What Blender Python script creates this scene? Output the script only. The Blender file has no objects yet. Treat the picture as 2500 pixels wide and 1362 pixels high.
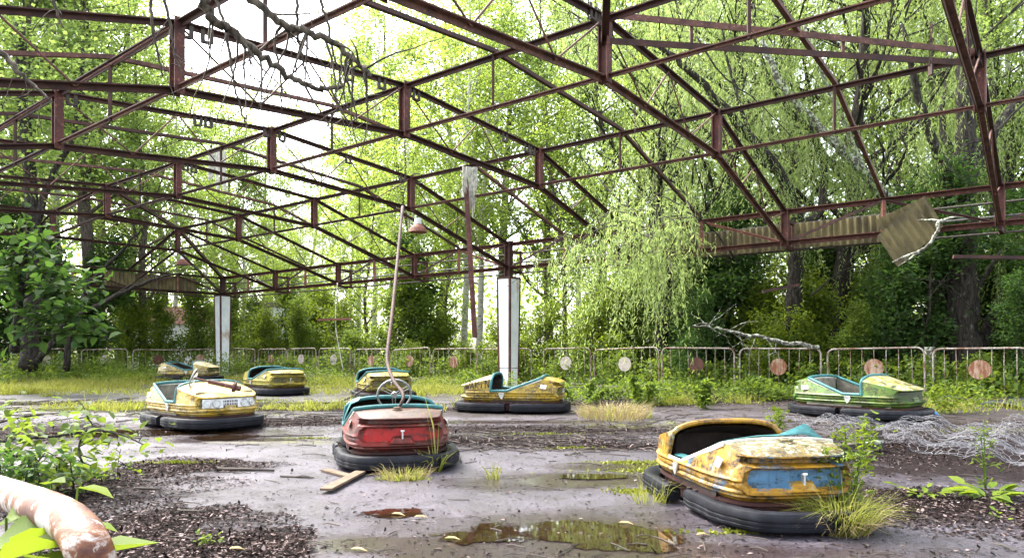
import bpy, bmesh, math, random
import numpy as np
from mathutils import Vector, Matrix
random.seed(7); R = np.random.default_rng(7)
SC = bpy.context.scene; COL = SC.collection
# ------------------------------------------------------------------ camera, sky, sun, exposure
F, YH, CX = 1715.0, 852.0, 1250.0           # focal length and horizon in photo pixels (2500 wide)
cd = bpy.data.cameras.new('camera'); cam = bpy.data.objects.new('camera', cd); COL.objects.link(cam)
cam.location = (0, 0, 1.0); cam.rotation_euler = (math.pi/2, 0, 0)
cd.sensor_width = 36; cd.lens = 36*F/2500; cd.shift_y = (YH-681)/2500
cd.clip_start = .05; cd.clip_end = 900; SC.camera = cam
SUN_EL, SUN_AZ = math.radians(54), math.radians(-52)      # azimuth from +Y towards +X
W = bpy.data.worlds.new('World'); SC.world = W; W.use_nodes = True
wt = W.node_tree; bg = wt.nodes['Background']
sky = wt.nodes.new('ShaderNodeTexSky'); sky.sky_type = 'NISHITA'; sky.sun_disc = False
sky.sun_elevation = SUN_EL; sky.sun_rotation = SUN_AZ; sky.dust_density = 4; sky.air_density = 1; sky.ozone_density = 1
hs = wt.nodes.new('ShaderNodeHueSaturation'); hs.inputs['Saturation'].default_value = .38; hs.inputs['Value'].default_value = 1.25
wt.links.new(sky.outputs[0], hs.inputs['Color']); wt.links.new(hs.outputs[0], bg.inputs[0]); bg.inputs[1].default_value = .10
sl = bpy.data.lights.new('sun', 'SUN'); so = bpy.data.objects.new('sun', sl); COL.objects.link(so)
sl.energy = 1.5; sl.angle = math.radians(20); sl.color = (1, .95, .86)
so.rotation_euler = (math.radians(90)-SUN_EL, 0, -SUN_AZ + math.pi); so.location = (-8, 20, 30)
so.rotation_euler = Vector((math.sin(SUN_AZ)*math.cos(SUN_EL), math.cos(SUN_AZ)*math.cos(SUN_EL), math.sin(SUN_EL))).to_track_quat('Z', 'Y').to_euler()
vs = SC.view_settings; vs.view_transform = 'Standard'; vs.look = 'None'; vs.exposure = 3.15; vs.gamma = 1; vs.use_curve_mapping = False
SC.cycles.max_bounces = 6; SC.cycles.transparent_max_bounces = 8; SC.cycles.transmission_bounces = 4
SC.cycles.use_denoising = True

# ------------------------------------------------------------------ helpers
def sm(a, b, x):
    t = np.clip((x-a)/(b-a), 0, 1); return t*t*(3-2*t)
def gz(x, y):                                  # height of the ground
    return .06*sm(7.5, 10.5, y) + .05*sm(1, 4, x)*sm(7, 10, y)
def at(px, py):                                # ground point seen at a pixel
    D = 6.0
    for _ in range(30):
        z = gz((px-CX)/F*D, D); D = min(60, .5*D+.5*F*(1-z)/max(6, py-YH))
    x = (px-CX)/F*D
    return Vector((x, D, float(gz(x, D))))
def pt(px, py, D): return Vector(((px-CX)/F*D, D, 1-(py-YH)/F*D))
U = np.array([-.785, .619]); V = np.array([-.619, -.785]); O0 = np.array([2.61, 15.775]); BAY = 3.435; VB = 3.4
def gp(i, j, z, off=0):                         # point of the roof grid
    p = O0+U*BAY*i+V*(VB*j+off); return Vector((p[0], p[1], z))
def tag(o, label=None, cat=None, group=None, kind=None):
    if label: o['label'] = label
    if cat: o['category'] = cat
    if group: o['group'] = group
    if kind: o['kind'] = kind
    return o
def empty(name, loc=(0, 0, 0), rz=0, label=None, cat=None, group=None):
    o = bpy.data.objects.new(name, None); COL.objects.link(o); o.location = loc; o.rotation_euler = (0, 0, rz)
    o.empty_display_size = .1
    return tag(o, label, cat, group)
def link(name, me, parent=None):
    o = bpy.data.objects.new(name, me); COL.objects.link(o)
    if parent: o.parent = parent
    return o
def mesh(name, verts, faces, mat=None, smooth=False, angle=None):
    me = bpy.data.meshes.new(name)
    verts = np.asarray(verts, dtype=np.float32); nv = len(verts)
    if isinstance(faces, np.ndarray):
        nf, k = faces.shape
        me.vertices.add(nv); me.vertices.foreach_set('co', verts.ravel())
        me.loops.add(nf*k); me.polygons.add(nf)
        me.polygons.foreach_set('loop_start', np.arange(0, nf*k, k, dtype=np.int32))
        me.loops.foreach_set('vertex_index', faces.astype(np.int32).ravel())
        me.update(calc_edges=True)
    else:
        me.from_pydata([tuple(map(float, v)) for v in verts], [], [tuple(map(int, f)) for f in faces]); me.update()
    for m in (mat if isinstance(mat, (list, tuple)) else [mat] if mat else []): me.materials.append(m)
    if smooth:
        me.polygons.foreach_set('use_smooth', np.ones(len(me.polygons), dtype=bool))
        if angle: me.set_sharp_from_angle(angle=math.radians(angle))
    return me
class MB:                                       # collects bars, boxes and tubes into one mesh
    def __init__(s): s.v = []; s.f = []
    def add(s, vv, ff):
        n = len(s.v); s.v += [tuple(v) for v in vv]; s.f += [tuple(n+k for k in f) for f in ff]
    def bar(s, p, q, w, h, up=(0, 0, 1)):       # rectangular bar between two points
        p, q = Vector(p), Vector(q); d = (q-p).normalized(); up = Vector(up)
        sd = d.cross(up)
        if sd.length < .05: sd = d.cross(Vector((1, 0, 0)))
        sd.normalize(); n = sd.cross(d).normalized()
        vv = [c+sd*(a*w/2)+n*(b*h/2) for c in (p, q) for a, b in ((-1, -1), (1, -1), (1, 1), (-1, 1))]
        s.add(vv, [(0, 1, 2, 3), (7, 6, 5, 4), (0, 4, 5, 1), (1, 5, 6, 2), (2, 6, 7, 3), (3, 7, 4, 0)])
    def angle(s, p, q, w, t, up=(0, 0, 1), sx=1):  # L section
        p, q = Vector(p), Vector(q); d = (q-p).normalized(); sd = d.cross(Vector(up))
        if sd.length < .05: sd = d.cross(Vector((1, 0, 0)))
        sd.normalize(); n = sd.cross(d).normalized(); sd = sd*sx
        s.bar(p+n*(w/2-t/2), q+n*(w/2-t/2), w, t, n)
        s.bar(p+sd*(w/2-t/2)-n*(t/2), q+sd*(w/2-t/2)-n*(t/2), t, w-t, n)
    def ibeam(s, p, q, w, t):
        p, q = Vector(p), Vector(q); d = (q-p).normalized()
        a = Vector((U[0], U[1], 0)); b = d.cross(a).normalized()
        s.bar(p+a*(w/2), q+a*(w/2), w, t, a); s.bar(p-a*(w/2), q-a*(w/2), w, t, a); s.bar(p, q, t, w-t, a)
    def tube(s, pts, r, n=8, cap=True):
        pts = [Vector(p) for p in pts]; m = len(pts); rr = r if hasattr(r, '__len__') else [r]*m
        b0 = len(s.v); t0 = (pts[1]-pts[0]).normalized(); ref = Vector((0, 0, 1)) if abs(t0.z) < .9 else Vector((1, 0, 0))
        a = t0.cross(ref).normalized()
        for k in range(m):
            t = (pts[min(k+1, m-1)]-pts[max(k-1, 0)]).normalized()
            a = (a-t*a.dot(t)).normalized(); b = t.cross(a)
            for q in range(n):
                c = math.cos(2*math.pi*q/n); e = math.sin(2*math.pi*q/n); s.v.append(tuple(pts[k]+a*(c*rr[k])+b*(e*rr[k])))
        for k in range(m-1):
            for q in range(n):
                s.f.append((b0+k*n+q, b0+k*n+(q+1) % n, b0+(k+1)*n+(q+1) % n, b0+(k+1)*n+q))
        if cap:
            s.f.append(tuple(b0+q for q in reversed(range(n)))); s.f.append(tuple(b0+(m-1)*n+q for q in range(n)))
    def disc(s, c, ax, r, h, n=16):
        ax = Vector(ax).normalized(); s.tube([Vector(c)-ax*h/2, Vector(c)+ax*h/2], r, n)
    def build(s, name, mat, parent=None, smooth=False, angle=None):
        return link(name, mesh(name, s.v, s.f, mat, smooth, angle), parent)
def bez(pts, n=8):                              # smooth polyline through points
    pts = [Vector(p) for p in pts]; out = []
    P = [pts[0]*2-pts[1]]+pts+[pts[-1]*2-pts[-2]]
    for k in range(1, len(P)-2):
        for i in range(n):
            t = i/n; a, b, c, d = P[k-1], P[k], P[k+1], P[k+2]
            out.append(.5*((2*b)+(c-a)*t+(2*a-5*b+4*c-d)*t*t+(3*b-a-3*c+d)*t**3))
    return out+[pts[-1]]

# ------------------------------------------------------------------ materials
class NT:
    def __init__(s, name):
        s.m = bpy.data.materials.new(name); s.m.use_nodes = True; s.t = s.m.node_tree; s.N = s.t.nodes; s.L = s.t.links
        s.b = s.N['Principled BSDF']; s.out = s.N['Material Output']
        s.pos = s.N.new('ShaderNodeNewGeometry')
    def con(s, a, b):
        if isinstance(a, (int, float)): b.default_value = a
        elif isinstance(a, (tuple, list)): b.default_value = (*a, 1) if len(a) == 3 and b.type == 'RGBA' else a
        else: s.L.new(a, b)
    def noise(s, scale, detail=4, rough=.6, stretch=None, co=None, dist=0):
        n = s.N.new('ShaderNodeTexNoise'); n.inputs['Scale'].default_value = scale; n.inputs['Detail'].default_value = detail
        n.inputs['Roughness'].default_value = rough; n.inputs['Distortion'].default_value = dist
        c = co or s.pos.outputs['Position']
        if stretch:
            mp = s.N.new('ShaderNodeMapping'); mp.inputs['Scale'].default_value = stretch; s.L.new(c, mp.inputs[0]); c = mp.outputs[0]
        s.L.new(c, n.inputs['Vector']); return n.outputs['Fac']
    def ramp(s, f, a, b, ca=0., cb=1.):
        n = s.N.new('ShaderNodeMapRange'); n.inputs['From Min'].default_value = a; n.inputs['From Max'].default_value = b
        n.inputs['To Min'].default_value = ca; n.inputs['To Max'].default_value = cb; s.con(f, n.inputs['Value']); return n.outputs[0]
    def mix(s, f, a, b):
        n = s.N.new('ShaderNodeMix'); n.data_type = 'RGBA'; s.con(f, n.inputs['Factor']);
        s.con(a, n.inputs[6]); s.con(b, n.inputs[7]); return n.outputs[2]
    def math(s, op, a, b=0.):
        n = s.N.new('ShaderNodeMath'); n.operation = op; s.con(a, n.inputs[0]); s.con(b, n.inputs[1]); return n.outputs[0]
    def bump(s, f, strength=.3, dist=.01):
        n = s.N.new('ShaderNodeBump'); s.con(strength, n.inputs['Strength']); n.inputs['Distance'].default_value = dist
        s.con(f, n.inputs['Height']); s.L.new(n.outputs[0], s.b.inputs['Normal'])
    def fin(s, col, rough=.7, metal=0., spec=.4):
        s.con(col, s.b.inputs['Base Color']); s.con(rough, s.b.inputs['Roughness']); s.con(metal, s.b.inputs['Metallic'])
        s.b.inputs['Specular IOR Level'].default_value = spec; return s.m
def simple(name, c, rough=.7, var=.35, scale=20, metal=0., spec=.4):
    t = NT(name); n = t.noise(scale, 5); d = tuple(k*(1-var) for k in c); l = tuple(min(1, k*(1+var)) for k in c)
    t.bump(n, .3, .004); return t.fin(t.mix(t.ramp(n, .3, .7), d, l), rough, metal, spec)
def rust(name, dark=(.045, .018, .014), mid=(.11, .04, .028), light=(.26, .115, .07), a=.62, b=.75):
    t = NT(name); n1 = t.noise(5, 6, .65); n2 = t.noise(30, 5, .7)
    c = t.mix(t.ramp(n1, .35, .62), dark, mid); c = t.mix(t.math('MULTIPLY', t.ramp(n2, .55, .7), t.ramp(n1, a-.1, b-.08)), c, light)
    t.bump(n2, .5, .006); return t.fin(c, .75, 0, .35)
def paint(name, main, alt, pale, dirt=(.016, .012, .006), lichen=.64, dirt_lo=.5, blue=None, seed=0.):
    t = NT(name)
    tc = t.N.new('ShaderNodeMapping'); tc.inputs['Location'].default_value = (seed*3.1, seed*1.7, seed); t.L.new(t.pos.outputs['Position'], tc.inputs[0]); co = tc.outputs[0]
    n1 = t.noise(3.2, 7, .62, co=co); n2 = t.noise(9, 8, .7, co=co); n3 = t.noise(38, 6, .7, co=co); n4 = t.noise(5, 7, .68, (1, 1, 2.4), co=co)
    c = t.mix(t.ramp(n1, .42, .62), main, alt)
    c = t.mix(t.ramp(n2, .54, .66), c, pale)
    if blue: c = t.mix(t.ramp(t.noise(2.4, 8, .7, co=co), .52, .58), c, blue)
    c = t.mix(t.math('MULTIPLY', t.ramp(n4, dirt_lo-.08, dirt_lo+.07), t.ramp(n3, .34, .58)), c, dirt)
    c = t.mix(t.math('MULTIPLY', t.ramp(n2, lichen-.04, lichen+.03), t.ramp(n3, .46, .56)), c, (.3, .32, .22))
    n6 = t.noise(1, 6, .75, (34, 34, 3.5), co=co); n7 = t.noise(16, 8, .78, co=co)
    c = t.mix(t.math('MULTIPLY', t.math('MULTIPLY', t.ramp(n6, .52, .68), t.ramp(n7, .42, .56)), .85), c, dirt); c = t.mix(t.math('MULTIPLY', t.ramp(n7, .58, .64), .9), c, dirt)
    t.bump(t.math('ADD', n3, n7), .4, .005); return t.fin(c, t.ramp(n2, .3, .7, .32, .7), 0, .45)
def leafmat(name, cols, trans=(.30, .42, .05), tmix=.5, rough=.6):
    t = NT(name); g = t.pos.outputs['Random Per Island']
    cr = t.N.new('ShaderNodeValToRGB'); t.L.new(g, cr.inputs[0]); e = cr.color_ramp.elements
    e[0].color = (*cols[0], 1); e[1].color = (*cols[-1], 1); e[1].position = 1
    for k, c in enumerate(cols[1:-1]): x = e.new((k+1)/(len(cols)-1)); x.color = (*c, 1)
    t.fin(cr.outputs[0], rough, 0, .04 if name == 'dead_leaf_litter' else .22)
    tr = t.N.new('ShaderNodeBsdfTranslucent'); t.con(t.mix(.55, cr.outputs[0], trans), tr.inputs[0])
    mx = t.N.new('ShaderNodeMixShader'); mx.inputs[0].default_value = tmix
    t.L.new(t.b.outputs[0], mx.inputs[1]); t.L.new(tr.outputs[0], mx.inputs[2]); t.L.new(mx.outputs[0], t.out.inputs[0]); return t.m
M = {}
M['rust'] = rust('rusty_steel', (.022, .010, .009), (.055, .022, .017), (.16, .075, .05)); M['rust_red'] = rust('rust_red_steel', (.04, .014, .012), (.085, .028, .022), (.26, .11, .075), .5, .62)
M['rust_rod'] = rust('rusty_rod', (.045, .02, .016), (.11, .048, .036), (.26, .14, .11), .5, .62)
M['rust_pink'] = rust('faded_red_oxide', (.11, .04, .03), (.2, .08, .055), (.36, .2, .15), .5, .62)
M['chassis'] = rust('chassis_steel', (.014, .006, .005), (.045, .011, .008), (.10, .045, .028))
t = NT('white_sheet_metal'); n1 = t.noise(3, 6); n2 = t.noise(2.2, 8, .7, (1, 1, .35))
c = t.mix(t.ramp(n1, .4, .65), (.74, .76, .76), (.6, .63, .64)); c = t.mix(t.ramp(n2, .6, .7), c, (.36, .2, .1)); t.bump(n1, .15, .01); M['white_panel'] = t.fin(c, .45)
t = NT('rusty_white_pipe'); n1 = t.noise(9, 8, .68, dist=.4); n2 = t.noise(40, 6, .7)
c = t.mix(t.ramp(n1, .40, .47), (.42, .4, .38), (.17, .065, .025)); c = t.mix(t.ramp(n1, .46, .56), c, (.07, .022, .015)); c = t.mix(t.math('MULTIPLY', t.ramp(n2, .6, .64), .7), c, (.4, .36, .32)); t.bump(n1, .5, .01); M['pipe'] = t.fin(c, .55)
t = NT('flaked_fence_paint'); n1 = t.noise(6, 8, .7); n2 = t.noise(40, 6, .7)
c = t.mix(t.ramp(n1, .42, .58), (.36, .33, .29), (.15, .075, .045)); c = t.mix(t.ramp(n2, .5, .66), c, (.06, .026, .018)); M['fence'] = t.fin(c, .6)
def discmat(name, a, b, lo, hi):
    t = NT(name); n1 = t.noise(5, 7, .66, (2.2, 2.2, .6)); n2 = t.noise(22, 7, .7)
    c = t.mix(t.ramp(n1, lo, hi), a, b); c = t.mix(t.math('MULTIPLY', t.ramp(n2, .5, .7), .7), c, (.16, .055, .03)); t.bump(n2, .3, .004); return t.fin(c, .6)
M['disc_white'] = discmat('white_rusting_disc', (.42, .38, .32), (.2, .08, .03), .56, .68)
M['disc_rust'] = discmat('rust_orange_disc', (.38, .28, .2), (.18, .065, .026), .42, .56)
M['disc_dark'] = discmat('dark_rust_disc', (.09, .034, .022), (.05, .018, .014), .45, .6)
t = NT('black_rubber'); n1 = t.noise(12, 6); n2 = t.noise(60, 6, .7, (1, 1, .3))
c = t.mix(t.ramp(n1, .35, .7), (.005, .0055, .0075), (.015, .016, .022)); c = t.mix(t.math('MULTIPLY', t.ramp(n2, .68, .74), .6), c, (.16, .17, .14)); t.bump(n2, .3, .003); M['rubber'] = t.fin(c, .5, 0, .18)
M['teal'] = simple('teal_vinyl', (.022, .115, .118), .55, .35, 18)
M['cream_trim'] = simple('pale_edge_trim', (.62, .6, .52), .5, .3, 25)
M['metal'] = simple('bare_metal', (.5, .5, .48), .38, .3, 30, .6)
M['steel_grey'] = simple('grey_steel', (.3, .31, .3), .4, .35, 30, .5)
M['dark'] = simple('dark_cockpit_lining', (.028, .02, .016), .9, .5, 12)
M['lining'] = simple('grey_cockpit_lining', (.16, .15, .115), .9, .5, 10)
M['rail_grey'] = simple('dull_grey_rail', (.07, .07, .065), .6, .5, 25)
M['lamp_glass'] = simple('dusty_lamp_glass', (.55, .58, .56), .15, .2, 20, 0, .6)
M['pock_red'] = paint('bright_red_recess', (.36, .006, .005), (.28, .006, .005), (.3, .015, .01), (.015, .006, .005), .8, .56)
M['pock_blue'] = paint('blue_recess', (.045, .13, .23), (.07, .17, .26), (.17, .24, .25), (.012, .014, .013), .72, .5)
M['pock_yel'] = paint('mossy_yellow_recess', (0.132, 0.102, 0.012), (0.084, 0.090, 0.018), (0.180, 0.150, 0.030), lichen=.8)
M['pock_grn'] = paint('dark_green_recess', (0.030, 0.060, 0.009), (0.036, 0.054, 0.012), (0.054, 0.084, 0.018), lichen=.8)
M['red'] = paint('faded_red_paint', (.16, .018, .014), (.10, .022, .016), (.2, .095, .065), (.025, .016, .011), .78, .52)
M['blueyel'] = paint('yellow_over_blue_paint', (0.372, 0.192, 0.007), (0.298, 0.149, 0.007), (0.384, 0.273, 0.074), lichen=.6, blue=(0.043, 0.149, 0.273), seed=1)
M['yel3'] = paint('pale_yellow_paint', (0.490, 0.313, 0.020), (0.510, 0.374, 0.116), (0.530, 0.462, 0.286), lichen=.7, dirt_lo=.54, seed=2)
M['yel4'] = paint('cream_yellow_paint', (0.476, 0.354, 0.082), (0.510, 0.422, 0.218), (0.490, 0.435, 0.313), lichen=.66, seed=3)
M['yel5'] = paint('mossy_yellow_paint', (0.372, 0.288, 0.024), (0.276, 0.252, 0.030), (0.396, 0.348, 0.180), lichen=.66, seed=4)
M['yel6'] = paint('olive_yellow_paint', (0.300, 0.240, 0.018), (0.240, 0.198, 0.018), (0.360, 0.300, 0.120), lichen=.72, seed=5)
M['yel7'] = paint('golden_yellow_paint', (0.360, 0.240, 0.015), (0.300, 0.198, 0.012), (0.396, 0.312, 0.144), lichen=.66, seed=6)
M['green'] = paint('green_under_yellow_paint', (.060, .150, .010), (.085, .16, .014), (.20, .19, .03), lichen=.66, seed=7)
M['greenhood'] = paint('lichened_yellow_hood', (.24, .20, .03), (.14, .17, .03), (.30, .16, .035), lichen=.5, seed=8)
M['bluedeck'] = paint('lichened_yellow_deck', (.17, .115, .022), (.16, .12, .045), (.2, .16, .09), (.02, .015, .008), .5, .47, seed=9)
M['reddeck'] = paint('weathered_red_deck', (.10, .035, .024), (.075, .04, .024), (.13, .08, .05), (.02, .014, .01), .7, .5, seed=12)
t = NT('grey_furrowed_bark'); n1 = t.noise(24, 7, .7, (1, 1, .22), dist=.5); c = t.mix(t.ramp(n1, .38, .62), (.025, .02, .016), (.12, .10, .08)); t.bump(n1, .8, .02); M['bark'] = t.fin(c, .9, 0, .2)
t = NT('dark_furrowed_bark'); n1 = t.noise(22, 7, .7, (1, 1, .22), dist=.6); n2 = t.noise(5, 7, .7); c = t.mix(t.ramp(n1, .4, .6), (.006, .005, .004), (.045, .038, .03)); c = t.mix(t.math('MULTIPLY', t.ramp(n2, .58, .66), t.ramp(n1, .45, .6)), c, (.14, .15, .11)); t.bump(n1, 1., .03); M['bark_dark'] = t.fin(c, .9, 0, .2)
t = NT('birch_bark'); n1 = t.noise(5, 6, .7, (1, 1, 3)); c = t.mix(t.ramp(n1, .52, .62), (.5, .48, .43), (.06, .05, .045)); M['bark_birch'] = t.fin(c, .8)
t = NT('lichen_bark'); n1 = t.noise(16, 7, .7); c = t.mix(t.ramp(n1, .48, .6), (.06, .05, .04), (.42, .46, .36)); t.bump(n1, .6, .01); M['bark_lichen'] = t.fin(c, .9)
M['wood'] = simple('weathered_plank', (.11, .075, .045), .8, .35, 12)
M['wood_dark'] = simple('rotten_wood', (.05, .042, .035), .9, .5, 14)
M['moss'] = leafmat('moss', [(.11, .13, .010), (.16, .17, .014), (.2, .2, .025)], tmix=.15)
M['concrete'] = simple('mossy_concrete_kerb', (.15, .13, .09), .9, .6, 7)
M['sheeting'] = simple('black_roofing_felt', (.022, .025, .03), .55, .5, 8)
t = NT('corrugated_sheet'); n1 = t.noise(4, 7, .65, (1, 1, .5)); c = t.mix(t.ramp(n1, .4, .62), (.13, .105, .042), (.055, .043, .02)); M['corr'] = t.fin(c, .8)
M['wire'] = simple('galvanised_wire', (.16, .16, .175), .5, .4, 30, .2)
M['plaster'] = simple('white_plaster', (.82, .81, .8), .9, .12, 3); M['roof'] = simple('dull_red_roof', (.22, .1, .09), .9, .3, 5)
M['rag'] = simple('bleached_rag', (.4, .39, .33), .9, .5, 14)
G1 = [(.045, .085, .012), (.075, .14, .018), (.11, .19, .025), (.15, .23, .035)]
M['lf_birch'] = leafmat('fresh_green_leaf', [(.07, .125, .018), (.11, .18, .025), (.15, .23, .04), (.2, .28, .06)], (.46, .58, .09), .6)
M['lf_aspen'] = leafmat('aspen_leaf', [(.05, .1, .02), (.085, .15, .03), (.12, .2, .05), (.16, .23, .07)], (.42, .54, .12), .58)
M['lf_willow'] = leafmat('willow_leaf', [(.09, .15, .035), (.15, .22, .06), (.22, .30, .1), (.32, .38, .18)], (.48, .6, .18), .55)
M['lf_dark'] = leafmat('deep_green_leaf', [(.014, .038, .010), (.026, .06, .014), (.04, .08, .02), (.065, .115, .025)], (.12, .24, .03), .4, .75)
M['lf_shrub'] = leafmat('shrub_leaf', [(.022, .05, .008), (.05, .095, .011), (.085, .14, .015), (.14, .2, .026)], (.3, .4, .04), .42)
M['lf_lime'] = leafmat('lime_green_leaf', [(.04, .075, .006), (.07, .115, .008), (.10, .15, .011), (.14, .18, .018)], (.26, .34, .02), .42)
M['grass'] = leafmat('grass_blade', [(.08, .10, .014), (.14, .165, .022), (.22, .22, .05), (.34, .30, .13)], (.42, .46, .06), .45)
M['straw'] = leafmat('dry_straw', [(.22, .17, .075), (.3, .23, .11), (.34, .29, .17)], (.5, .4, .2), .2)
M['litter'] = leafmat('dead_leaf_litter', [(.003, .002, .002), (.004, .003, .003), (.006, .0045, .004), (.009, .006, .006), (.014, .01, .009), (.02, .013, .012), (.03, .02, .018), (.09, .065, .06), (.22, .175, .17)], (.1, .06, .04), .03, .85)
M['twig'] = simple('dry_twig', (.045, .035, .028), .8, .5, 20)

# ------------------------------------------------------------------ ground and floor
def blob(t, items, k=.9, soft=.25, nscale=2.2):
    """mask of irregular patches: items = (px, py, rx, ry[, rot])"""
    n = t.noise(nscale, 6, .62); nn = t.math('MULTIPLY', t.math('SUBTRACT', n, .5), k*2); out = None
    for it in items:
        px, py, rx, ry = it[:4]; rot = math.radians(it[4]) if len(it) > 4 else 0
        c = at(px, py)
        mp = t.N.new('ShaderNodeMapping'); mp.vector_type = 'TEXTURE'
        mp.inputs['Location'].default_value = (c.x, c.y, 0); mp.inputs['Rotation'].default_value = (0, 0, rot); mp.inputs['Scale'].default_value = (rx, ry, 50)
        t.L.new(t.pos.outputs['Position'], mp.inputs[0])
        ln = t.N.new('ShaderNodeVectorMath'); ln.operation = 'LENGTH'; t.L.new(mp.outputs[0], ln.inputs[0])
        d = t.ramp(t.math('ADD', ln.outputs['Value'], nn), 1-soft, 1+soft, 1, 0)
        out = d if out is None else t.math('MAXIMUM', out, d)
    return out
LITTER = [(340, 1300, .55, .75), (120, 1200, .9, .9), (520, 1362, .42, .45), (40, 1060, 1.6, 1.0), (460, 1138, .6, .42), (640, 1325, .22, .3), (620, 1350, .3, .2),
          (2300, 1120, 1.7, 1.5), (2250, 1230, .9, .6), (2470, 1060, 2.2, 1.2), (1950, 975, 2.6, 1.0), (1550, 985, 2.4, .9), (2140, 1100, .8, .9),
          (1250, 1075, 1.5, .35), (1500, 1090, 1.3, .3), (1350, 1050, 2.2, .5), (700, 1030, 1.1, .5), (760, 990, 2.2, .8), (200, 985, 2.4, .5), (560, 1000, 1.6, .35), (1000, 1000, 1.6, .4)]
MOSSP = [(150, 975, 3.5, 1.6), (450, 962, 5, 2.4), (800, 955, 5, 2.5), (1080, 950, 3.4, 2.6), (330, 1010, 2.6, .5), (1180, 962, 1.6, .9), (1600, 1035, .9, .35), (720, 1080, .8, .12)]
WETP = [(1400, 1172, .9, .35), (1340, 1300, .85, .5), (1150, 1362, .6, .3), (330, 1055, 2.0, .5), (600, 1075, 1.0, .3), (1560, 1140, .7, .2), (1000, 1330, 1.1, .2), (1500, 1350, 1.4, .2), (1250, 1030, 1.6, .2)]
def floor_material():
    t = NT('wet_concrete_floor')
    n1 = t.noise(1.1, 7, .6); n2 = t.noise(28, 7, .75); n3 = t.noise(110, 5, .75); n4 = t.noise(6, 8, .7); n5 = t.noise(55, 8, .8)
    c = t.mix(t.ramp(n1, .35, .65), (.050, .044, .060), (.120, .108, .140))
    c = t.mix(t.math('MULTIPLY', t.ramp(n4, .46, .64), .55), c, (.05, .043, .045))
    rough_zone = blob(t, [(1300, 1190, 1.7, .7), (1500, 1100, 3, 1.2), (2200, 1330, 1.6, .6), (1250, 1060, 3, .8), (900, 1230, .5, .25), (1900, 1280, 1.5, .5)], .7, .5)
    spk = t.math('MULTIPLY', t.ramp(n2, .47, .56), t.ramp(n3, .42, .52))
    c = t.mix(t.math('MULTIPLY', spk, t.math('ADD', t.math('MULTIPLY', rough_zone, .6), .38)), c, (.014, .011, .011))
    wet = blob(t, WETP, .75, .45, 1.7); c = t.mix(t.math('MULTIPLY', wet, .82), c, (.03, .019, .014))
    c = t.mix(t.math('MULTIPLY', t.ramp(n5, .47, .57), .8), c, (.016, .013, .015)); c = t.mix(t.math('MULTIPLY', t.ramp(n3, .60, .68), .6), c, (.25, .22, .235))
    lit = blob(t, LITTER, 1.0, .4, 3.2); dk = t.mix(t.ramp(n2, .35, .66), (.004, .003, .003), (.022, .015, .014))
    c = t.mix(t.math('MULTIPLY', lit, t.ramp(n2, .25, .5, .6, 1)), c, dk)
    soil = blob(t, [(300, 930, 7, 4), (800, 940, 6, 3.5), (1300, 960, 5, 2.2), (1700, 985, 4, 1.3), (2200, 1000, 4, 2.2), (1100, 1010, 2.5, .6)], .8, .5)
    c = t.mix(t.math('MULTIPLY', soil, t.ramp(n4, .36, .6, .55, 1)), c, (.032, .026, .022))
    ms = blob(t, MOSSP, 1.1, .3, 2.0)
    c = t.mix(t.math('MULTIPLY', t.math('MULTIPLY', ms, t.ramp(n4, .46, .6)), t.ramp(n5, .42, .56)), c, (.10, .115, .014))
    r = t.mix(wet, t.mix(t.ramp(n1, .4, .6), (.30, .30, .30), (.46, .46, .46)), (.13, .13, .13)); r = t.mix(t.math('MAXIMUM', t.math('MAXIMUM', lit, soil), t.math('MULTIPLY', ms, .8)), r, (.85, .85, .85))
    t.bump(t.math('ADD', t.math('MULTIPLY', n2, .6), t.math('MULTIPLY', n3, .4)), t.ramp(wet, 0, 1, .9, .08), .016)
    t.fin(c, r, 0, .36); t.con(t.ramp(t.math('MAXIMUM', lit, t.math('MULTIPLY', soil, .7)), 0, 1, .36, .06), t.b.inputs['Specular IOR Level']); return t.m
def grid_mesh(name, us, vs_, fz, mat):
    A, B = np.meshgrid(us, vs_, indexing='ij'); x = O0[0]+U[0]*A+V[0]*B; y = O0[1]+U[1]*A+V[1]*B; z = fz(x, y)
    n, m = A.shape; idx = np.arange(n*m).reshape(n, m)
    q = np.stack([idx[:-1, :-1], idx[:-1, 1:], idx[1:, 1:], idx[1:, :-1]], -1).reshape(-1, 4)
    return mesh(name, np.stack([x, y, z], -1).reshape(-1, 3), q, mat, True)
fl = link('floor', grid_mesh('floor', np.linspace(-13, 5*BAY+.15, 160), np.linspace(-.15, 4*VB+1.6, 120), lambda x, y: gz(x, y), floor_material()))
tag(fl, kind='structure')
t = NT('forest_floor'); n1 = t.noise(2, 7, .7); n2 = t.noise(25, 6, .7)
c = t.mix(t.ramp(n1, .4, .6), (.035, .028, .018), (.06, .09, .015)); c = t.mix(t.ramp(n2, .5, .7), c, (.14, .18, .03)); t.bump(n2, .8, .05)
gv = np.concatenate([[-300, -120, -60], np.linspace(-34, 34, 69), [60, 120, 300]])
X, Y = np.meshgrid(gv, gv, indexing='ij'); idx = np.arange(X.size).reshape(X.shape)
du = (X-O0[0])*U[0]+(Y-O0[1])*U[1]; dv = (X-O0[0])*V[0]+(Y-O0[1])*V[1]
ins = np.minimum(np.minimum(du+13, 5*BAY+.6-du), np.minimum(dv+.6, 4*VB+2-dv)); outw = sm(0, 3, -ins)
Z = -.06+outw*(.10+.12*np.sin(X*1.1)*np.cos(Y*.9))
q = np.stack([idx[:-1, :-1], idx[1:, :-1], idx[1:, 1:], idx[:-1, 1:]], -1).reshape(-1, 4)
tag(link('forest_floor', mesh('forest_floor', np.stack([X, Y, Z], -1).reshape(-1, 3), q, t.fin(c, .95), True)), kind='structure')
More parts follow.
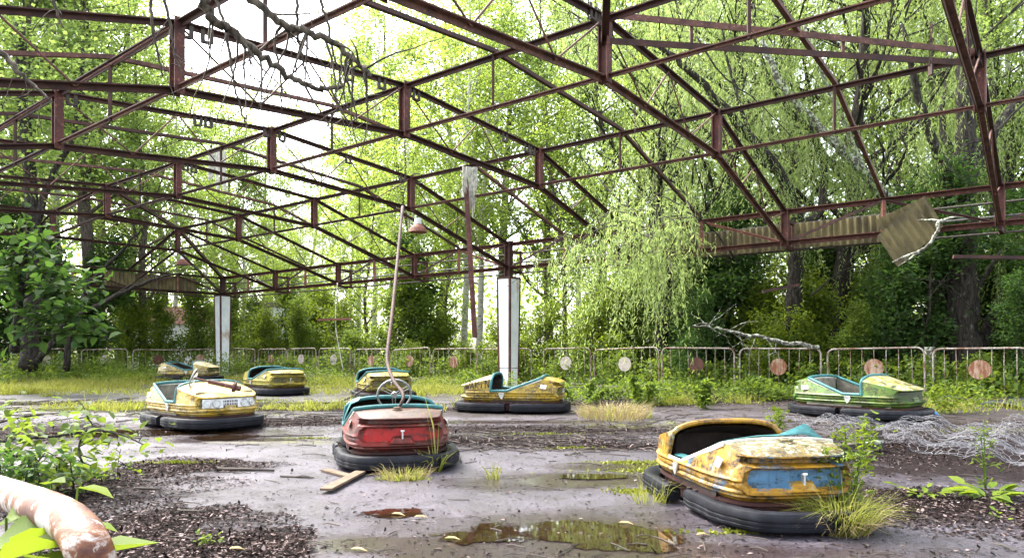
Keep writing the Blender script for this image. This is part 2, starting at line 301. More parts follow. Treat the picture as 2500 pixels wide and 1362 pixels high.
# puddles: a water sheet whose rim thins out irregularly
def puddle(px, py, rx, ry, k):
    t = NT('puddle_water'); n = t.noise(3, 3); t.fin(t.mix(n, (.006, .0035, .0015), (.03, .017, .008)), .03, 0, .6); t.bump(t.noise(9, 2), .015, .01)
    msk = blob(t, [(px, py, rx, ry)], 1.5, .09, 1.1/max(.25, rx)); tr = t.N.new('ShaderNodeBsdfTransparent'); mx = t.N.new('ShaderNodeMixShader')
    t.L.new(msk, mx.inputs[0]); t.L.new(tr.outputs[0], mx.inputs[1]); t.L.new(t.b.outputs[0], mx.inputs[2]); t.L.new(mx.outputs[0], t.out.inputs[0])
    c = at(px, py); vv = [(c.x, c.y)]+[(c.x+rx*1.55*math.cos(2*math.pi*a/64), c.y+ry*1.55*math.sin(2*math.pi*a/64)) for a in range(64)]
    o = link('puddle', mesh('puddle', [(x, y, float(gz(x, y))+.004+.0007*k) for x, y in vv], [(0, a+1, (a+1) % 64+1) for a in range(64)], t.m)); tag(o, kind='structure')
for k, a in enumerate([(955, 1251, .17, .12), (1450, 1303, .50, .26), (1180, 1312, .22, .12), (300, 1058, 1.0, .26), (560, 1068, .35, .2), (1450, 1164, .28, .1)]): puddle(*a, k)
# kerbs under the fence
def kerb(name, p, q, w, z0, z1, label=None):
    m = MB(); p = Vector((*p, 0)); q = Vector((*q, 0)); L = (q-p).length; n = int(L/1.0); d = (q-p)/n
    root = empty(name, p); tag(root, kind='structure')
    for k in range(n):
        m = MB(); a = d*k+d*.006; b = d*(k+1)-d*.006; h = (z0+z1)/2+random.uniform(-.012, .012)
        m.bar(a+Vector((0, 0, h)), b+Vector((0, 0, h)), w, z1-z0); m.build('kerb_stone', M['concrete'], root)
FO = -.3
k0 = O0+U*-13+V*FO; k1 = O0+U*(5*BAY+.5)+V*FO; kerb('kerb', k0, k1, .22, -.1, .13)
k2 = O0+U*(5*BAY+.35)+V*.2; k3 = O0+U*(5*BAY+.35)+V*14; kerb('kerb', k2, k3, .22, -.1, .13)

# ------------------------------------------------------------------ steel roof frame
ZT = [3.66, 4.70, 4.91, 4.60, 3.62]; ZB = [3.06, 4.03, 4.19, 3.86, 3.02]
def zt(i, j): return min(ZT[j], ZT[min(5-i, 2)] if i > 2 else 99) if i > 2 else ZT[j]
def zb(i, j): return min(ZB[j], ZB[min(5-i, 2)]) if i > 2 else ZB[j]
frame = empty('steel_roof_frame', gp(1, 0, 0), 0, 'rusted bare steel roof frame of crossing trusses spanning over the bumper cars', 'roof frame')
def rel(p): return p-frame.location
def grp(name, label=None):
    o = bpy.data.objects.new(name, None); COL.objects.link(o); o.parent = frame; o.empty_display_size = .1
    if label: o['label'] = label
    return o
def member(name, p, q, w, h, par, mat='rust', kind='bar'):
    m = MB(); p = rel(Vector(p)); q = rel(Vector(q))
    if kind == 'bar': m.bar(p, q, w, h)
    elif kind == 'L': m.angle(p, q, w, .014)
    elif kind == 'I': m.ibeam(p, q, w, .016)
    elif kind == 'rod': m.tube([p, q], w/2, 6)
    m.build(name, M[mat], par)
LI = range(-3, 6)
for i in LI:
    tr = grp('eave_truss' if i == 5 else 'roof_truss')
    for j in range(4):
        a, b = gp(i, j, zt(i, j)), gp(i, j+1, zt(i, j+1)); c, d = gp(i, j, zb(i, j)), gp(i, j+1, zb(i, j+1))
        if i == 5: a.z = b.z = ZT[0]; c.z = d.z = ZB[0]
        member('top_chord', a, b, .066, .07, tr, 'rust', 'L'); member('bottom_chord', c, d, .074, .075, tr, 'rust_rod' if i < 0 else 'rust', 'L')
        if i == 5:
            mid = (a+b)/2; mb = (c+d)/2
            member('mid_post', mid-Vector((0, 0, .05)), mb, .05, .05, tr, 'rust_pink'); member('web_bar', c+Vector((0, 0, .03)), mid-Vector((0, 0, .05)), .045, .045, tr, 'rust', 'L'); member('web_bar', d+Vector((0, 0, .03)), mid-Vector((0, 0, .05)), .045, .045, tr, 'rust', 'L')
        else:
            tm = (a+b)/2; b3 = c*.7+d*.3; b7 = c*.3+d*.7
            for p, q in ((a, b3), (b3, tm), (tm, b7), (b7, b)):
                member('web_rod', p, q, .024, .024, tr, 'rust_rod', 'rod')
for j in (1, 2, 3):
    tr = grp('purlin_truss')
    for i in range(-3, 5):
        a, b = gp(i, j, zt(i, j)), gp(i+1, j, zt(i+1, j)); c, d = gp(i, j, zb(i, j)), gp(i+1, j, zb(i+1, j))
        if i == 4: b.z = ZT[0]; d.z = ZB[0]
        dz = Vector((0, 0, -.09)); member('top_chord', a+dz*.2, b+dz*.2, .066, .066, tr, 'rust', 'L')
        member('bottom_chord', c+dz*-.3, d+dz*-.3, .046, .046, tr, 'rust_rod' if i < 1 else 'rust', 'L')
        member('mid_post', (a+b)/2, (c+d)/2, .034, .034, tr, 'rust')
    for i in range(-3, 5):
        member('post', gp(i, j, zb(i, j)-.05), gp(i, j, zt(i, j)+.05), .115, .115, tr, 'rust_red', 'I')
for i in (3.5, 2.5, 1.5, .5, -.5, -1.5, -2.5):
    tr = grp('rafter')
    zz = lambda j: (zt(math.floor(i), j)+zt(math.ceil(i), j))/2
    for j in range(4): member('rafter_bar', gp(i, j, zz(j)+.07), gp(i, j+1, zz(j+1)+.07), .06, .05, tr, 'rust_rod' if (i*2) % 4 == 1 else 'rust', 'bar')
hip = grp('hip_rafter'); member('hip_bar', gp(5, 0, ZT[0]), gp(4, 1, ZT[1]), .085, .09, hip); member('hip_bar', gp(4, 1, ZT[1]), gp(3, 2, ZT[2]), .085, .09, hip); member('hip_bar', gp(5, 0, ZB[0]), gp(4, 1, ZB[1]), .06, .06, hip)
br = grp('brace_truss')
a0, a1 = gp(-1, 2, ZT[2]+.03), gp(-2, 1, ZT[1]+.02); c0, c1 = gp(-1, 2, 4.63), gp(-2, 1, 4.58)
member('top_chord', a0, a1, .075, .075, br, 'rust_rod', 'L'); member('bottom_chord', c0, c1, .075, .075, br, 'rust', 'L')
for k in (.22, .62): member('mid_post', a0.lerp(a1, k), c0.lerp(c1, k), .035, .035, br, 'rust_rod')
member('strut', gp(-1, 2, 4.62), gp(-1.35, 2.55, 5.35), .09, .09, br, 'rust', 'L')
for j, ni in ((0, 1), (4, -1)):
    tr = grp('eave_truss')
    for i in range(-3, 5):
        a, b = gp(i, j, ZT[0]), gp(i+1, j, ZT[0]); c, d = gp(i, j, ZB[0]), gp(i+1, j, ZB[0])
        member('top_chord', a, b, .09, .08, tr, 'rust_red', 'L'); member('bottom_chord', c, d, .09, .08, tr, 'rust_red', 'L')
        member('post', c-Vector((0, 0, .05)), a+Vector((0, 0, .07)), .12, .12, tr, 'rust_red', 'I')
        member('mid_post', (a+b)/2, (c+d)/2, .065, .065, tr, 'rust_pink'); tm = (a+b)/2
        member('web_bar', c, tm, .05, .05, tr, 'rust_pink' if i % 2 else 'rust', 'L'); member('web_bar', d, tm, .05, .05, tr, 'rust', 'L')
# outer fascia frame with corrugated sheets
fa = grp('fascia_frame')
for z in (3.5, 3.26, 2.98): member('fascia_rail', gp(-3, 0, z, -.55), gp(5.1, 0, z, -.55), .045, .045, fa, 'rail_grey' if z == 3.26 else 'wood_dark', 'rod')
for i in range(-3, 6):
    for z in (3.5, 2.98): member('fascia_arm', gp(i, 0, z), gp(i, 0, z, -.55), .06, .06, fa, 'rust')
    member('fascia_post', gp(i, 0, 2.95, -.5), gp(i, 0, 3.55, -.5), .07, .07, fa, 'rust_red')
for z in (3.5, 3.26, 2.98): member('fascia_rail', gp(5.16, -.1, z), gp(5.16, 4, z), .045, .045, fa, 'rail_grey' if z == 3.26 else 'rust', 'rod')
def corr(name, p, du, dv, w, h, par, amp=.022, pitch=.13, label=None):
    """corrugated sheet from corner p, along du (width) and dv (height)"""
    p, du, dv = Vector(p), Vector(du).normalized(), Vector(dv).normalized(); nn = du.cross(dv).normalized(); n = int(w/pitch*8)
    vv = []; ff = []
    for k in range(n+1):
        x = w*k/n; o = amp*math.sin(2*math.pi*x/pitch)
        for e in (0, 1):
            for hh in (0, h): vv.append(p+du*x+dv*hh+nn*(o+e*.008))
    for k in range(n):
        b = k*4; ff += [(b, b+4, b+5, b+1), (b+2, b+3, b+7, b+6), (b, b+2, b+6, b+4), (b+1, b+5, b+7, b+3)]
    ff += [(0, 1, 3, 2), (n*4, n*4+2, n*4+3, n*4+1)]
    o = link(name, mesh(name, vv, ff, M['corr'], True, 40), par)
    if label: o['label'] = label
    return o
u3 = Vector((*U, 0)); v3 = Vector((*V, 0)); Z3 = Vector((0, 0, 1))
for k in range(5):
    t0 = -1.52*BAY+k*1.0
    corr('corrugated_sheet', rel(Vector((*(O0+U*t0+V*-.49), 2.99+.012*(k % 2)))), u3, Z3, 1.03, .5, fa)
for k in range(3): corr('corrugated_sheet', rel(Vector((*(O0+U*(5*BAY+.10)+V*(1.0+k*1.02)), 2.99+.01*(k % 2)))), v3, Z3, 1.05, .6, fa)
p = pt(2192, 652, 11.6); s1 = corr('corrugated_sheet', rel(p), pt(2282, 575, 11.6)-p, pt(2140, 575, 11.75)-p, .82, .62, fa, label='loose corrugated sheet hanging askew below the eave')
p = pt(2180, 612, 12.0); corr('corrugated_sheet', rel(p), pt(2290, 560, 11.9)-p, pt(2120, 510, 12.1)-p, .9, .6, fa)
# white clad pillars
def pillar(i, h, lab):
    c = gp(i, 0, 0); o = bpy.data.objects.new('column', None); COL.objects.link(o); o.parent = frame; o.location = c-frame.location; o['label'] = lab
    b0, b1 = .165, .205; zz = (.02, .52, h)
    def half(z): return b0+(b1-b0)*z/h
    ax = [(Vector((*U, 0)), Vector((*V, 0))), (Vector((*V, 0)), -Vector((*U, 0))), (-Vector((*U, 0)), -Vector((*V, 0))), (-Vector((*V, 0)), Vector((*U, 0)))]
    for n_, s_ in ax:
        for k in (0, 1):
            z0, z1 = zz[k]+.008, zz[k+1]-.008; vv = []
            for e in (-.005, .012):
                for z, sg in ((z0, -1), (z0, 1), (z1, 1), (z1, -1)): vv.append(n_*(half(z)+e)+s_*(sg*(half(z)-.022))+Z3*z)
            link('panel', mesh('panel', vv, [(0, 1, 2, 3), (7, 6, 5, 4), (0, 4, 5, 1), (1, 5, 6, 2), (2, 6, 7, 3), (3, 7, 4, 0)], M['white_panel']), o)
        m = MB(); d0 = n_+s_; m.bar(d0*(half(0)-.006), d0*(half(h)-.006)+Z3*(h+.03), .05, .05, n_); m.build('corner_angle', M['rust_red'], o)
    m = MB()
    for n_, s_ in ax:
        m.bar(n_*(half(h))-s_*(half(h)+.02)+Z3*(h+.02), n_*half(h)+s_*(half(h)+.02)+Z3*(h+.02), .04, .05)
    m.ibeam(Z3*(h-.2), Z3*3.75, .15, .02); m.build('core_post', M['rust'], o)
pillar(1, 2.78, 'white sheet metal clad pillar right of centre with rusty corner strips')
pillar(5, 2.98, 'white sheet metal clad pillar at the far left corner')
pillar(-3, 2.8, 'white sheet metal clad pillar at the near right')
# current clamps hanging from the chords
for (i, j0, j1, tt, n) in ((-1, 1, 2, .97, 3), (-2, 1, 2, .03, 1), (0, 1, 2, .93, 2), (0, 1, 2, .3, 1), (0, 1, 2, .06, 2), (1, 1, 2, .94, 1), (1, 1, 2, .5, 1), (1, 1, 2, .07, 1), (0, 2, 3, .9, 1), (0, 2, 3, .13, 1), (0, 2, 3, .3, 1), (1, 2, 3, .95, 1), (1, 2, 3, .35, 2), (2, 1, 2, .9, 2), (1, 2, 3, .03, 1), (0, 2, 3, .97, 1)):
    p = gp(i, j0, zt(i, j0)).lerp(gp(i, j1, zt(i, j1)), tt); dd = (gp(i, j1, zt(i, j1))-gp(i, j0, zt(i, j0))).normalized()
    for k in range(n):
        m = MB(); q = rel(p)+dd*(.18*k); w = .05
        m.bar(q+Z3*.05-dd*.06, q-Z3*.13-dd*.06, .012, w, dd); m.bar(q+Z3*.05+dd*.045, q-Z3*.12+dd*.045, .012, w, dd); m.bar(q-Z3*.13-dd*.06, q-Z3*.13+dd*.06, w, .025)
        m.build('clamp', M['wood_dark'], frame)

# ------------------------------------------------------------------ fence panels
def fence_panel(c, d, w, z0, z1, dm, label, cat='fence panel', nb=7, disc=True, grp_='white tube fence panels round the floor'):
    root = empty('fence_panel', (c[0], c[1], random.uniform(-.02, .012)), 0, label, cat, grp_); root.rotation_euler = (random.uniform(-.05, .05), random.uniform(-.035, .035), 0); d = Vector((*d, 0)); r = .12; pts = []
    for sx, sz, a0 in ((1, 1, 0), (-1, 1, 90), (-1, -1, 180), (1, -1, 270)):
        cc = d*(sx*(w/2-r))+Z3*((z1-r) if sz > 0 else (z0+r))
        for k in range(5):
            a = math.radians(a0+k*22.5); pts.append(cc+d*(r*math.cos(a))+Z3*(r*math.sin(a)))
    pts.append(pts[0]); m = MB(); m.tube(pts, .0165, 6); m.build('frame_tube', M['fence'], root, True, 50)
    for k in range(nb):
        x = (k+1)/(nb+1)*w-w/2; m = MB(); b = d*x; jx = d*random.uniform(-.012, .012)
        m.tube([b+Z3*z0, b+jx+Z3*(z0+z1)/2, b+Z3*z1], .0055, 5); m.build('bar', M['fence'], root, True)
    if disc:
        n_ = d.cross(Z3); m = MB(); zc = (z0+z1)/2+.07; m.disc(Z3*zc-n_*.03, n_, .165, .012, 28); m.build('disc', M[dm], root, True, 40)
    return root
def fat(px):                                    # offset along the right fence line seen at px
    k = (px-CX)/F; o = O0+V*FO; return (k*o[1]-o[0])/(U[0]-k*U[1])
fp = [(2279, 2516, 'disc_rust', 'white tube fence panel with pale orange disc, rightmost in view'), (2022, 2259, 'disc_rust', 'white tube fence panel whose orange disc stands right above the green car'),
      (1806, 2004, 'disc_rust', 'white tube fence panel with orange and white disc left of the green car'), (1617, 1793, 'disc_dark', 'white tube fence panel with the one dark brown disc'),
      (1452, 1610, 'disc_white', 'white tube fence panel with chalky white disc, second right of the white pillar'), (1328, 1442, 'disc_white', 'white tube fence panel with chalky white disc just right of the white pillar'),
      (1177, 1298, None, 'white tube fence panel standing behind the white pillar'), (1060, 1165, 'disc_rust', 'white tube fence panel with orange disc just left of the white pillar'),
      (958, 1051, 'disc_rust', 'white tube fence panel with orange disc behind the steering wheel'), (864, 949, 'disc_rust', 'white tube fence panel with orange disc behind the olive yellow car'),
      (779, 855, 'disc_white', 'white tube fence panel with pale disc below the hanging bar'), (704, 773, 'disc_white', 'white tube fence panel with pale disc behind the mossy yellow car, right side'),
      (629, 697, 'disc_rust', 'white tube fence panel with rusty disc behind the mossy yellow car, left side'), (568, 622, None, 'far white tube fence panel beside the corner pillar')]
for a, b, dm, lab in fp:
    ta, tb = fat(a), fat(b); cc = O0+V*FO+U*((ta+tb)/2); fence_panel(cc, U, abs(ta-tb), .15, 1.01, dm, lab, disc=dm is not None)
for k, (px0, px1, dm, lab) in enumerate([(445, 530, 'disc_rust', 'white tube fence panel with rusty disc left of the corner pillar'), (323, 442, 'disc_dark', 'white tube fence panel with brown disc above the cream yellow car'),
                                         (200, 312, 'disc_white', 'overgrown far left fence panel with pale disc'), (30, 190, 'disc_white', 'overgrown fence panel with pale disc at the left edge under the maple')]):
    o = O0+U*(5*BAY+.35); tt = [((px-CX)/F*o[1]-o[0])/(V[0]-(px-CX)/F*V[1]) for px in (px0, px1)]
    cc = o+V*(sum(tt)/2); fence_panel(cc, V, abs(tt[0]-tt[1]), .15, .99, dm, lab)

# ------------------------------------------------------------------ bumper cars (front = +x)
BF, BR, BW = .765, .765, .462                       # body half lengths and half width
def outline(a, hl, hw, n=4.2):                   # rounded rectangle, angle a
    c, s = math.cos(a), math.sin(a); k = (abs(c)**n+abs(s)**n)**(-1/n)
    # facetted ends: the corners are cut, the end bows slightly
    return hl*k*c, hw*k*s
def box_sdf(y, z, cy, cz, hy, hz, r):
    qx = abs(y-cy)-hy+r; qz = abs(z-cz)-hz+r
    return math.hypot(max(qx, 0), max(qz, 0))+min(max(qx, qz), 0)-r
def st(d, w=.012): return max(0., min(1., .5-d/w))
def ztop(x):
    if x > .25: k = min(1, max(0, (x-.27)/.44)); return .495-(.495-.395)*k**1.15
    if x > .02: return .315
    if x > -.485: return .315+(.505-.315)*((.02-x)/.505)
    return .505-(.505-.455)*min(1, (-.485-x)/.22)
def lean(x, z):                                  # inward lean of the upper side panels
    k = .38 if x < .05 else .16
    return k*max(0, z-.31)
def disp(x, y, z, nx):
    """relief of hull: grooves along the sides, recesses in both ends"""
    e = 0.
    side = 1-sm(.55, .8, abs(nx)); end = sm(.35, .6, abs(nx))
    for zg, dp in ((.208, .012), (.247, .010), (.287, .016)): e -= dp*math.exp(-((z-zg)/.006)**2)*(side if zg > .21 else 1)
    e += .010*math.exp(-((z-.30)/.010)**2)*side
    e += .006*math.exp(-((z-.228)/.009)**2)*side
    e -= .075*(1-sm(.14, .225, z))
    if end > 0:
        yy = y
        if nx < 0:
            # brow under the rear deck lip, framed panel and twin pockets
            hexo = max(abs(yy)-.395+max(0, z-.37)*.7+max(0, .27-z)*1.2, .212-z, z-.398)
            hexi = max(abs(yy)-.345+max(0, z-.35)*1.0+max(0, .28-z)*1.2, .248-z, z-.378)
            brow = max(abs(yy)-.385+max(0, .41-z)*2, .400-z, z-.444+.012*(1-abs(yy)/.4))
            e -= end*.070*st(brow, .010)
            e += end*.020*st(hexo, .012)
            e -= end*.046*st(hexi, .012)
            e += end*.044*st(max(abs(yy)-.075-max(0, .285-z)*.8, z-.292, .24-z), .012)
            e += end*.010*math.exp(-((z-.20)/.006)**2)
            if z > .444: e += end*.012
        else:
            pan = max(abs(yy)-.385+max(0, z-.35)*.5, .252-z, z-.378)
            e -= end*.035*st(pan, .016); e += end*.012*math.exp(-((z-.238)/.009)**2)
            e += end*.016*st(max(abs(yy)-.07, z-.29, .252-z), .012)
    return e
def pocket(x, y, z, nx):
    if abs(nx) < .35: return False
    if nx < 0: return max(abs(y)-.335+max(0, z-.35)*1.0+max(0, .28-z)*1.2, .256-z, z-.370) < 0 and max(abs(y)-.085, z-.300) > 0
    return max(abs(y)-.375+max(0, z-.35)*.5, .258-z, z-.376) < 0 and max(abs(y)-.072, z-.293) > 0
def wall_pts(front):
    n = 270; out = []
    # sample by arc length
    aa = np.linspace(-math.pi, math.pi, 4000); P_ = np.array([outline(a, BF, BW) for a in aa])
    P_ = P_[(P_[:, 0] >= .25) if front else (P_[:, 0] <= .25)] if front else P_
    if front: Q = P_[P_[:, 0] >= .25]
    else:
        a2 = np.linspace(0, 2*math.pi, 4000); P2 = np.array([outline(a, BF, BW) for a in a2]); Q = P2[P2[:, 0] <= .25]
    dq = np.diff(Q, axis=0); s = np.concatenate([[0], np.cumsum(np.abs(dq[:, 0])*.4+np.abs(dq[:, 1])*1.6)]); t_ = np.linspace(0, s[-1], n)
    xs = np.interp(t_, s, Q[:, 0]); ys = np.interp(t_, s, Q[:, 1])
    tx = np.gradient(xs); ty = np.gradient(ys); l = np.hypot(tx, ty); return xs, ys, ty/l, -tx/l
def top_pos(x, y, z):                             # shoulder point after lean
    f = (BW-lean(x, z)*min(1, abs(y)/BW*1.3))/BW if abs(y) > 0 else 1
    return x, y*f, z
def shell_mesh():
    V_, F_, mi = [], [], []
    for front in (True, False):
        xs, ys, nx, ny = wall_pts(front); n = len(xs); lo = np.linspace(.15, .30, 26); b = len(V_); hi = 34; K = 26+hi
        for k in range(n):
            x, y = xs[k], ys[k]; zt_ = ztop(x)
            zs = list(lo)+list(np.linspace(.304, zt_, hi))
            for z in zs:
                d = disp(x, y, z, nx[k]); px, py, _ = top_pos(x, y, z); V_.append((px+nx[k]*d, py+ny[k]*d, z))
        for k in range(n-1):
            for r in range(K-1):
                F_.append((b+k*K+r, b+(k+1)*K+r, b+(k+1)*K+r+1, b+k*K+r+1)); zc = (V_[b+k*K+r][2]+V_[b+(k+1)*K+r+1][2])/2
                mi.append(1 if pocket((xs[k]+xs[k+1])/2, (ys[k]+ys[k+1])/2, zc, nx[k]) else 0)
    me = mesh('body_shell', V_, F_, [None, None], True, 38); me.polygons.foreach_set('material_index', np.array(mi, dtype=np.int32)); return me
def fan_mesh(front, name, scale=1., inner=False):
    """hood or rear deck: from the shoulder line to the spine"""
    xs, ys, nx, ny = wall_pts(front)
    if front: pts = [(x, y, a, b) for x, y, a, b in zip(xs, ys, nx, ny) if x >= .25]
    else: pts = [(x, y, a, b) for x, y, a, b in zip(xs, ys, nx, ny) if x <= -.478]
    V_, F_ = [], []; K = 15
    for x, y, a, b in pts:
        z = ztop(x); d = disp(x, y, z, a); px, py, _ = top_pos(x, y, z); px += a*d; py += b*d
        if front:
            cx = min(x, .54); cz = .565-.085*max(0, (cx-.25)/.29)**1.2; q = min(1, max(0, (x-.27)/.35)); pw = 3.4*(1-q)+1.25*q
        else: cx = max(x, -.53); cz = .527-.012*min(1, max(0, (-.485-cx)/.05)); pw = 2.6
        for k in range(K+1):
            r = 1-(k/K); h = z+(cz-z)*(1-r**pw)
            if front: h += .006*math.exp(-((abs(py*r)-.2)/.012)**2)*min(1, (x-.25)*8)*(1-q*.3)
            else: h += .006*sm(.20, .212, -abs(py*r)+.41)*0
            V_.append(((cx+(px-cx)*r)*1., py*r*scale, (h-.3)*scale+.3 if inner else h))
    n = len(pts)
    for i in range(n-1):
        for k in range(K): F_.append((i*(K+1)+k, i*(K+1)+k+1, (i+1)*(K+1)+k+1, (i+1)*(K+1)+k))
    if inner: F_ = [tuple(reversed(f)) for f in F_]
    return mesh(name, V_, F_, [None], True, 45)
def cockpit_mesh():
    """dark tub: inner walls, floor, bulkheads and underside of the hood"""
    V_, F_ = [], []
    def q(*p): b = len(V_); V_.extend(p); F_.append(tuple(range(b, b+len(p))))
    xs = np.linspace(-.485, .25, 16)
    for s_ in (-1, 1):
        for k in range(15):
            p = []
            for x, zf in ((xs[k], 0), (xs[k+1], 0), (xs[k+1], 1), (xs[k], 1)):
                z = .165 if not zf else ztop(min(x, .2499))-.004; px, py, _ = top_pos(x, s_*BW*.985, z); p.append((px, (abs(py)-.022)*s_, z))
            q(*p)
    q((-.485, -.41, .165), (.6, -.41, .165), (.6, .41, .165), (-.485, .41, .165))
    q((-.48, -.36, .165), (-.48, .36, .165), (-.48, .34, .505), (-.48, -.34, .505))
    q((.6, -.40, .165), (.6, .40, .165), (.6, .36, .45), (.6, -.36, .45))
    for s_ in (-1, 1): q((.25, s_*.40, .165), (.6, s_*.38, .165), (.6, s_*.36, .43), (.25, s_*.385, .49))
    # underside of the hood
    n = 9
    for k in range(n):
        for a in range(4):
            p = []
            for (kk, ii) in ((k, a), (k+1, a), (k+1, a+1), (k, a+1)):
                yy = -1+2*kk/n; x = .252+.35*ii/4; h = .49+.055*(1-abs(yy)**3.4)-.09*ii/4; p.append((x, yy*(.385-.02*ii/4), h-.014))
            q(*p)
    # seat
    q((-.44, -.34, .25), (-.10, -.36, .25), (-.10, .36, .25), (-.44, .34, .25)); q((-.10, -.36, .165), (-.10, .36, .165), (-.10, .36, .25), (-.10, -.36, .25))
    return mesh('cockpit', V_, F_, [None])
def edge_path(off=0., dz=0., hoop=False):
    if hoop:
        out = []
        for k in range(8): z = .315+(.48-.315)*k/7; _, py, _ = top_pos(.26, BW*.985, z); out.append((.25+.02*(1-k/7), py+off, z))
        for k in range(1, 24):
            yy = 1-2*k/24; z = .495+.07*(1-abs(yy)**3.4)+dz; py = (BW*.985-lean(.26, .495))*yy; out.append((.25, py, z))
        return out+[(x, -y, z) for x, y, z in reversed(out[:8])]
    out = []
    for k in range(20):
        x = .25-(.735)*k/19; z = ztop(min(x, .2499)); _, py, _ = top_pos(x, BW*.985, z); out.append((x, py+off, z+dz))
    y0 = out[-1][1]; out += [(-.488, y0*(1-2*k/8), .505+.022*(1-abs(1-2*k/8)**2.6)+dz) for k in range(1, 8)]
    return out+[(x, -y, z) for x, y, z in reversed(out[:20])]
def bumper_mesh(front):
    sec = [(-.125, .115), (-.07, .148), (-.03, .15), (-.010, .142), (0, .122), (0, .098), (-.007, .094), (-.007, .088), (0, .084), (0, .07), (-.007, .066), (-.007, .06), (0, .056), (-.004, .04), (-.03, .022), (-.09, .018), (-.125, .03)]
    aa = np.linspace(-math.pi/2+.045, math.pi/2-.045, 400)+(0 if front else math.pi); Q = np.array([outline(a, .875, .555, 3.3) for a in aa])
    s = np.concatenate([[0], np.cumsum(np.hypot(*np.diff(Q, axis=0).T))]); t_ = np.linspace(0, s[-1], 60); xs = np.interp(t_, s, Q[:, 0]); ys = np.interp(t_, s, Q[:, 1])
    tx = np.gradient(xs); ty = np.gradient(ys); l = np.hypot(tx, ty); m = MB(); K = len(sec)
    for k in range(60):
        nx, ny = ty[k]/l[k], -tx[k]/l[k]; e = min(1, min(k, 59-k)/2.); wob = .006*math.sin(k*.7)+.004*math.sin(k*1.9+1)
        for o, z in sec: m.v.append((xs[k]+nx*(o*(.9+.1*e)+wob-.012*(1-e)), ys[k]+ny*(o*(.9+.1*e)+wob-.012*(1-e)), .085+(z-.085)*(.86+.14*e)))
    for k in range(59):
        for r in range(K): m.f.append((k*K+r, (k+1)*K+r, (k+1)*K+(r+1) % K, k*K+(r+1) % K))
    m.f.append(tuple(reversed(range(K)))); m.f.append(tuple(59*K+r for r in range(K)))
    return mesh('bumper', m.v, m.f, [None], True, 35)
def chassis_mesh():
    V_, F_ = [], []; n = 80; lv = [(-.10, .025), (-.055, .03), (-.05, .135), (-.02, .145), (-.02, .165), (-.06, .17)]
    for k in range(n):
        x, y = outline(2*math.pi*k/n, 1, 1)
        for o, z in lv: V_.append((x*(BF+o), y*(BW+o), z))
    K = len(lv)
    for k in range(n):
        for r in range(K-1): F_.append((k*K+r, ((k+1) % n)*K+r, ((k+1) % n)*K+r+1, k*K+r+1))
    return mesh('chassis', V_, F_, [None], True, 35)
def mbm(m, name, smooth=True, angle=40): return mesh(name, m.v, m.f, [None], smooth, angle)
CM = dict(body_shell=shell_mesh(), hood=fan_mesh(True, 'hood'), rear_deck=fan_mesh(False, 'rear_deck'), cockpit=cockpit_mesh(), chassis=chassis_mesh(), bf=bumper_mesh(True), br=bumper_mesh(False))
m = MB(); m.tube(edge_path(0, .012), .02, 8); CM['pad'] = mbm(m, 'edge_pad')
m = MB(); ep = edge_path(.004, -.004)
for k in range(len(ep)-1): m.bar(ep[k], ep[k+1], .012, .03)
CM['trim'] = mbm(m, 'edge_trim', False)
m = MB(); m.tube(edge_path(0, .004, True), .02, 8); CM['hoop'] = mbm(m, 'hood_rim')
m = MB(); m.add([(-.05, 0, .03), (.045, .0, .04), (.055, .0, -.02), (-.035, .0, -.03)], [(0, 1, 2, 3)]); m.add([(-.05, .008, .03), (.045, .008, .04), (.055, .008, -.02), (-.035, .008, -.03)], [(3, 2, 1, 0)])
m.f += [(0, 4, 5, 1), (1, 5, 6, 2), (2, 6, 7, 3), (3, 7, 4, 0)]; CM['tag'] = mbm(m, 'side_tag', False)
m = MB(); m.bar((-.035, 0, .035), (.045, 0, .035), .012, .02); m.add([(-.04, 0, .02), (.05, 0, .02), (.02, .0, -.04), (-.005, 0, -.055), (-.04, .012, .02), (.05, .012, .02), (.02, .012, -.04), (-.005, .012, -.055)], [(0, 1, 2, 3), (7, 6, 5, 4), (0, 4, 5, 1), (1, 5, 6, 2), (2, 6, 7, 3), (3, 7, 4, 0)]); CM['bracket'] = mbm(m, 'side_bracket', False)
m = MB(); m.bar((0, 0, -.035), (0, 0, .035), .012, .032); m.disc((-.008, 0, 0), (1, 0, 0), .007, .006, 8); m.bar((-.004, 0, .03), (-.02, 0, .035), .032, .012); CM['clip'] = mbm(m, 'rear_clip', False)
ring = [(0, math.cos(2*math.pi*k/16)*.036, math.sin(2*math.pi*k/16)*.036) for k in range(17)]
m = MB(); m.tube([(z, y, 0) for x, y, z in ring], .011, 8); CM['ring'] = mbm(m, 'pole_socket')
m = MB(); m.disc((0, 0, 0), (0, 0, 1), .016, .02, 8); m.disc((.09, .01, 0), (0, 0, 1), .016, .02, 8); CM['bolt'] = mbm(m, 'bumper_bolt', False)
def steering():
    m = MB(); n = 28; m.tube([(0, .16*math.cos(2*math.pi*k/n), .16*math.sin(2*math.pi*k/n)) for k in range(n+1)], .0105, 8)
    h = MB(); h.disc((0, 0, 0), (1, 0, 0), .03, .02, 14)
    s_ = MB()
    for a in (30, 150, 270):
        c, e = math.cos(math.radians(a)), math.sin(math.radians(a))
        for o in (-.012, .012): s_.tube([(0.004, c*.02-e*o, e*.02+c*o), (0, c*.155-e*o*1.3, e*.155+c*o*1.3)], .0045, 5)
    return mbm(m, 'wheel_rim'), mbm(h, 'wheel_hub'), mbm(s_, 'wheel_spokes')
SW = steering()
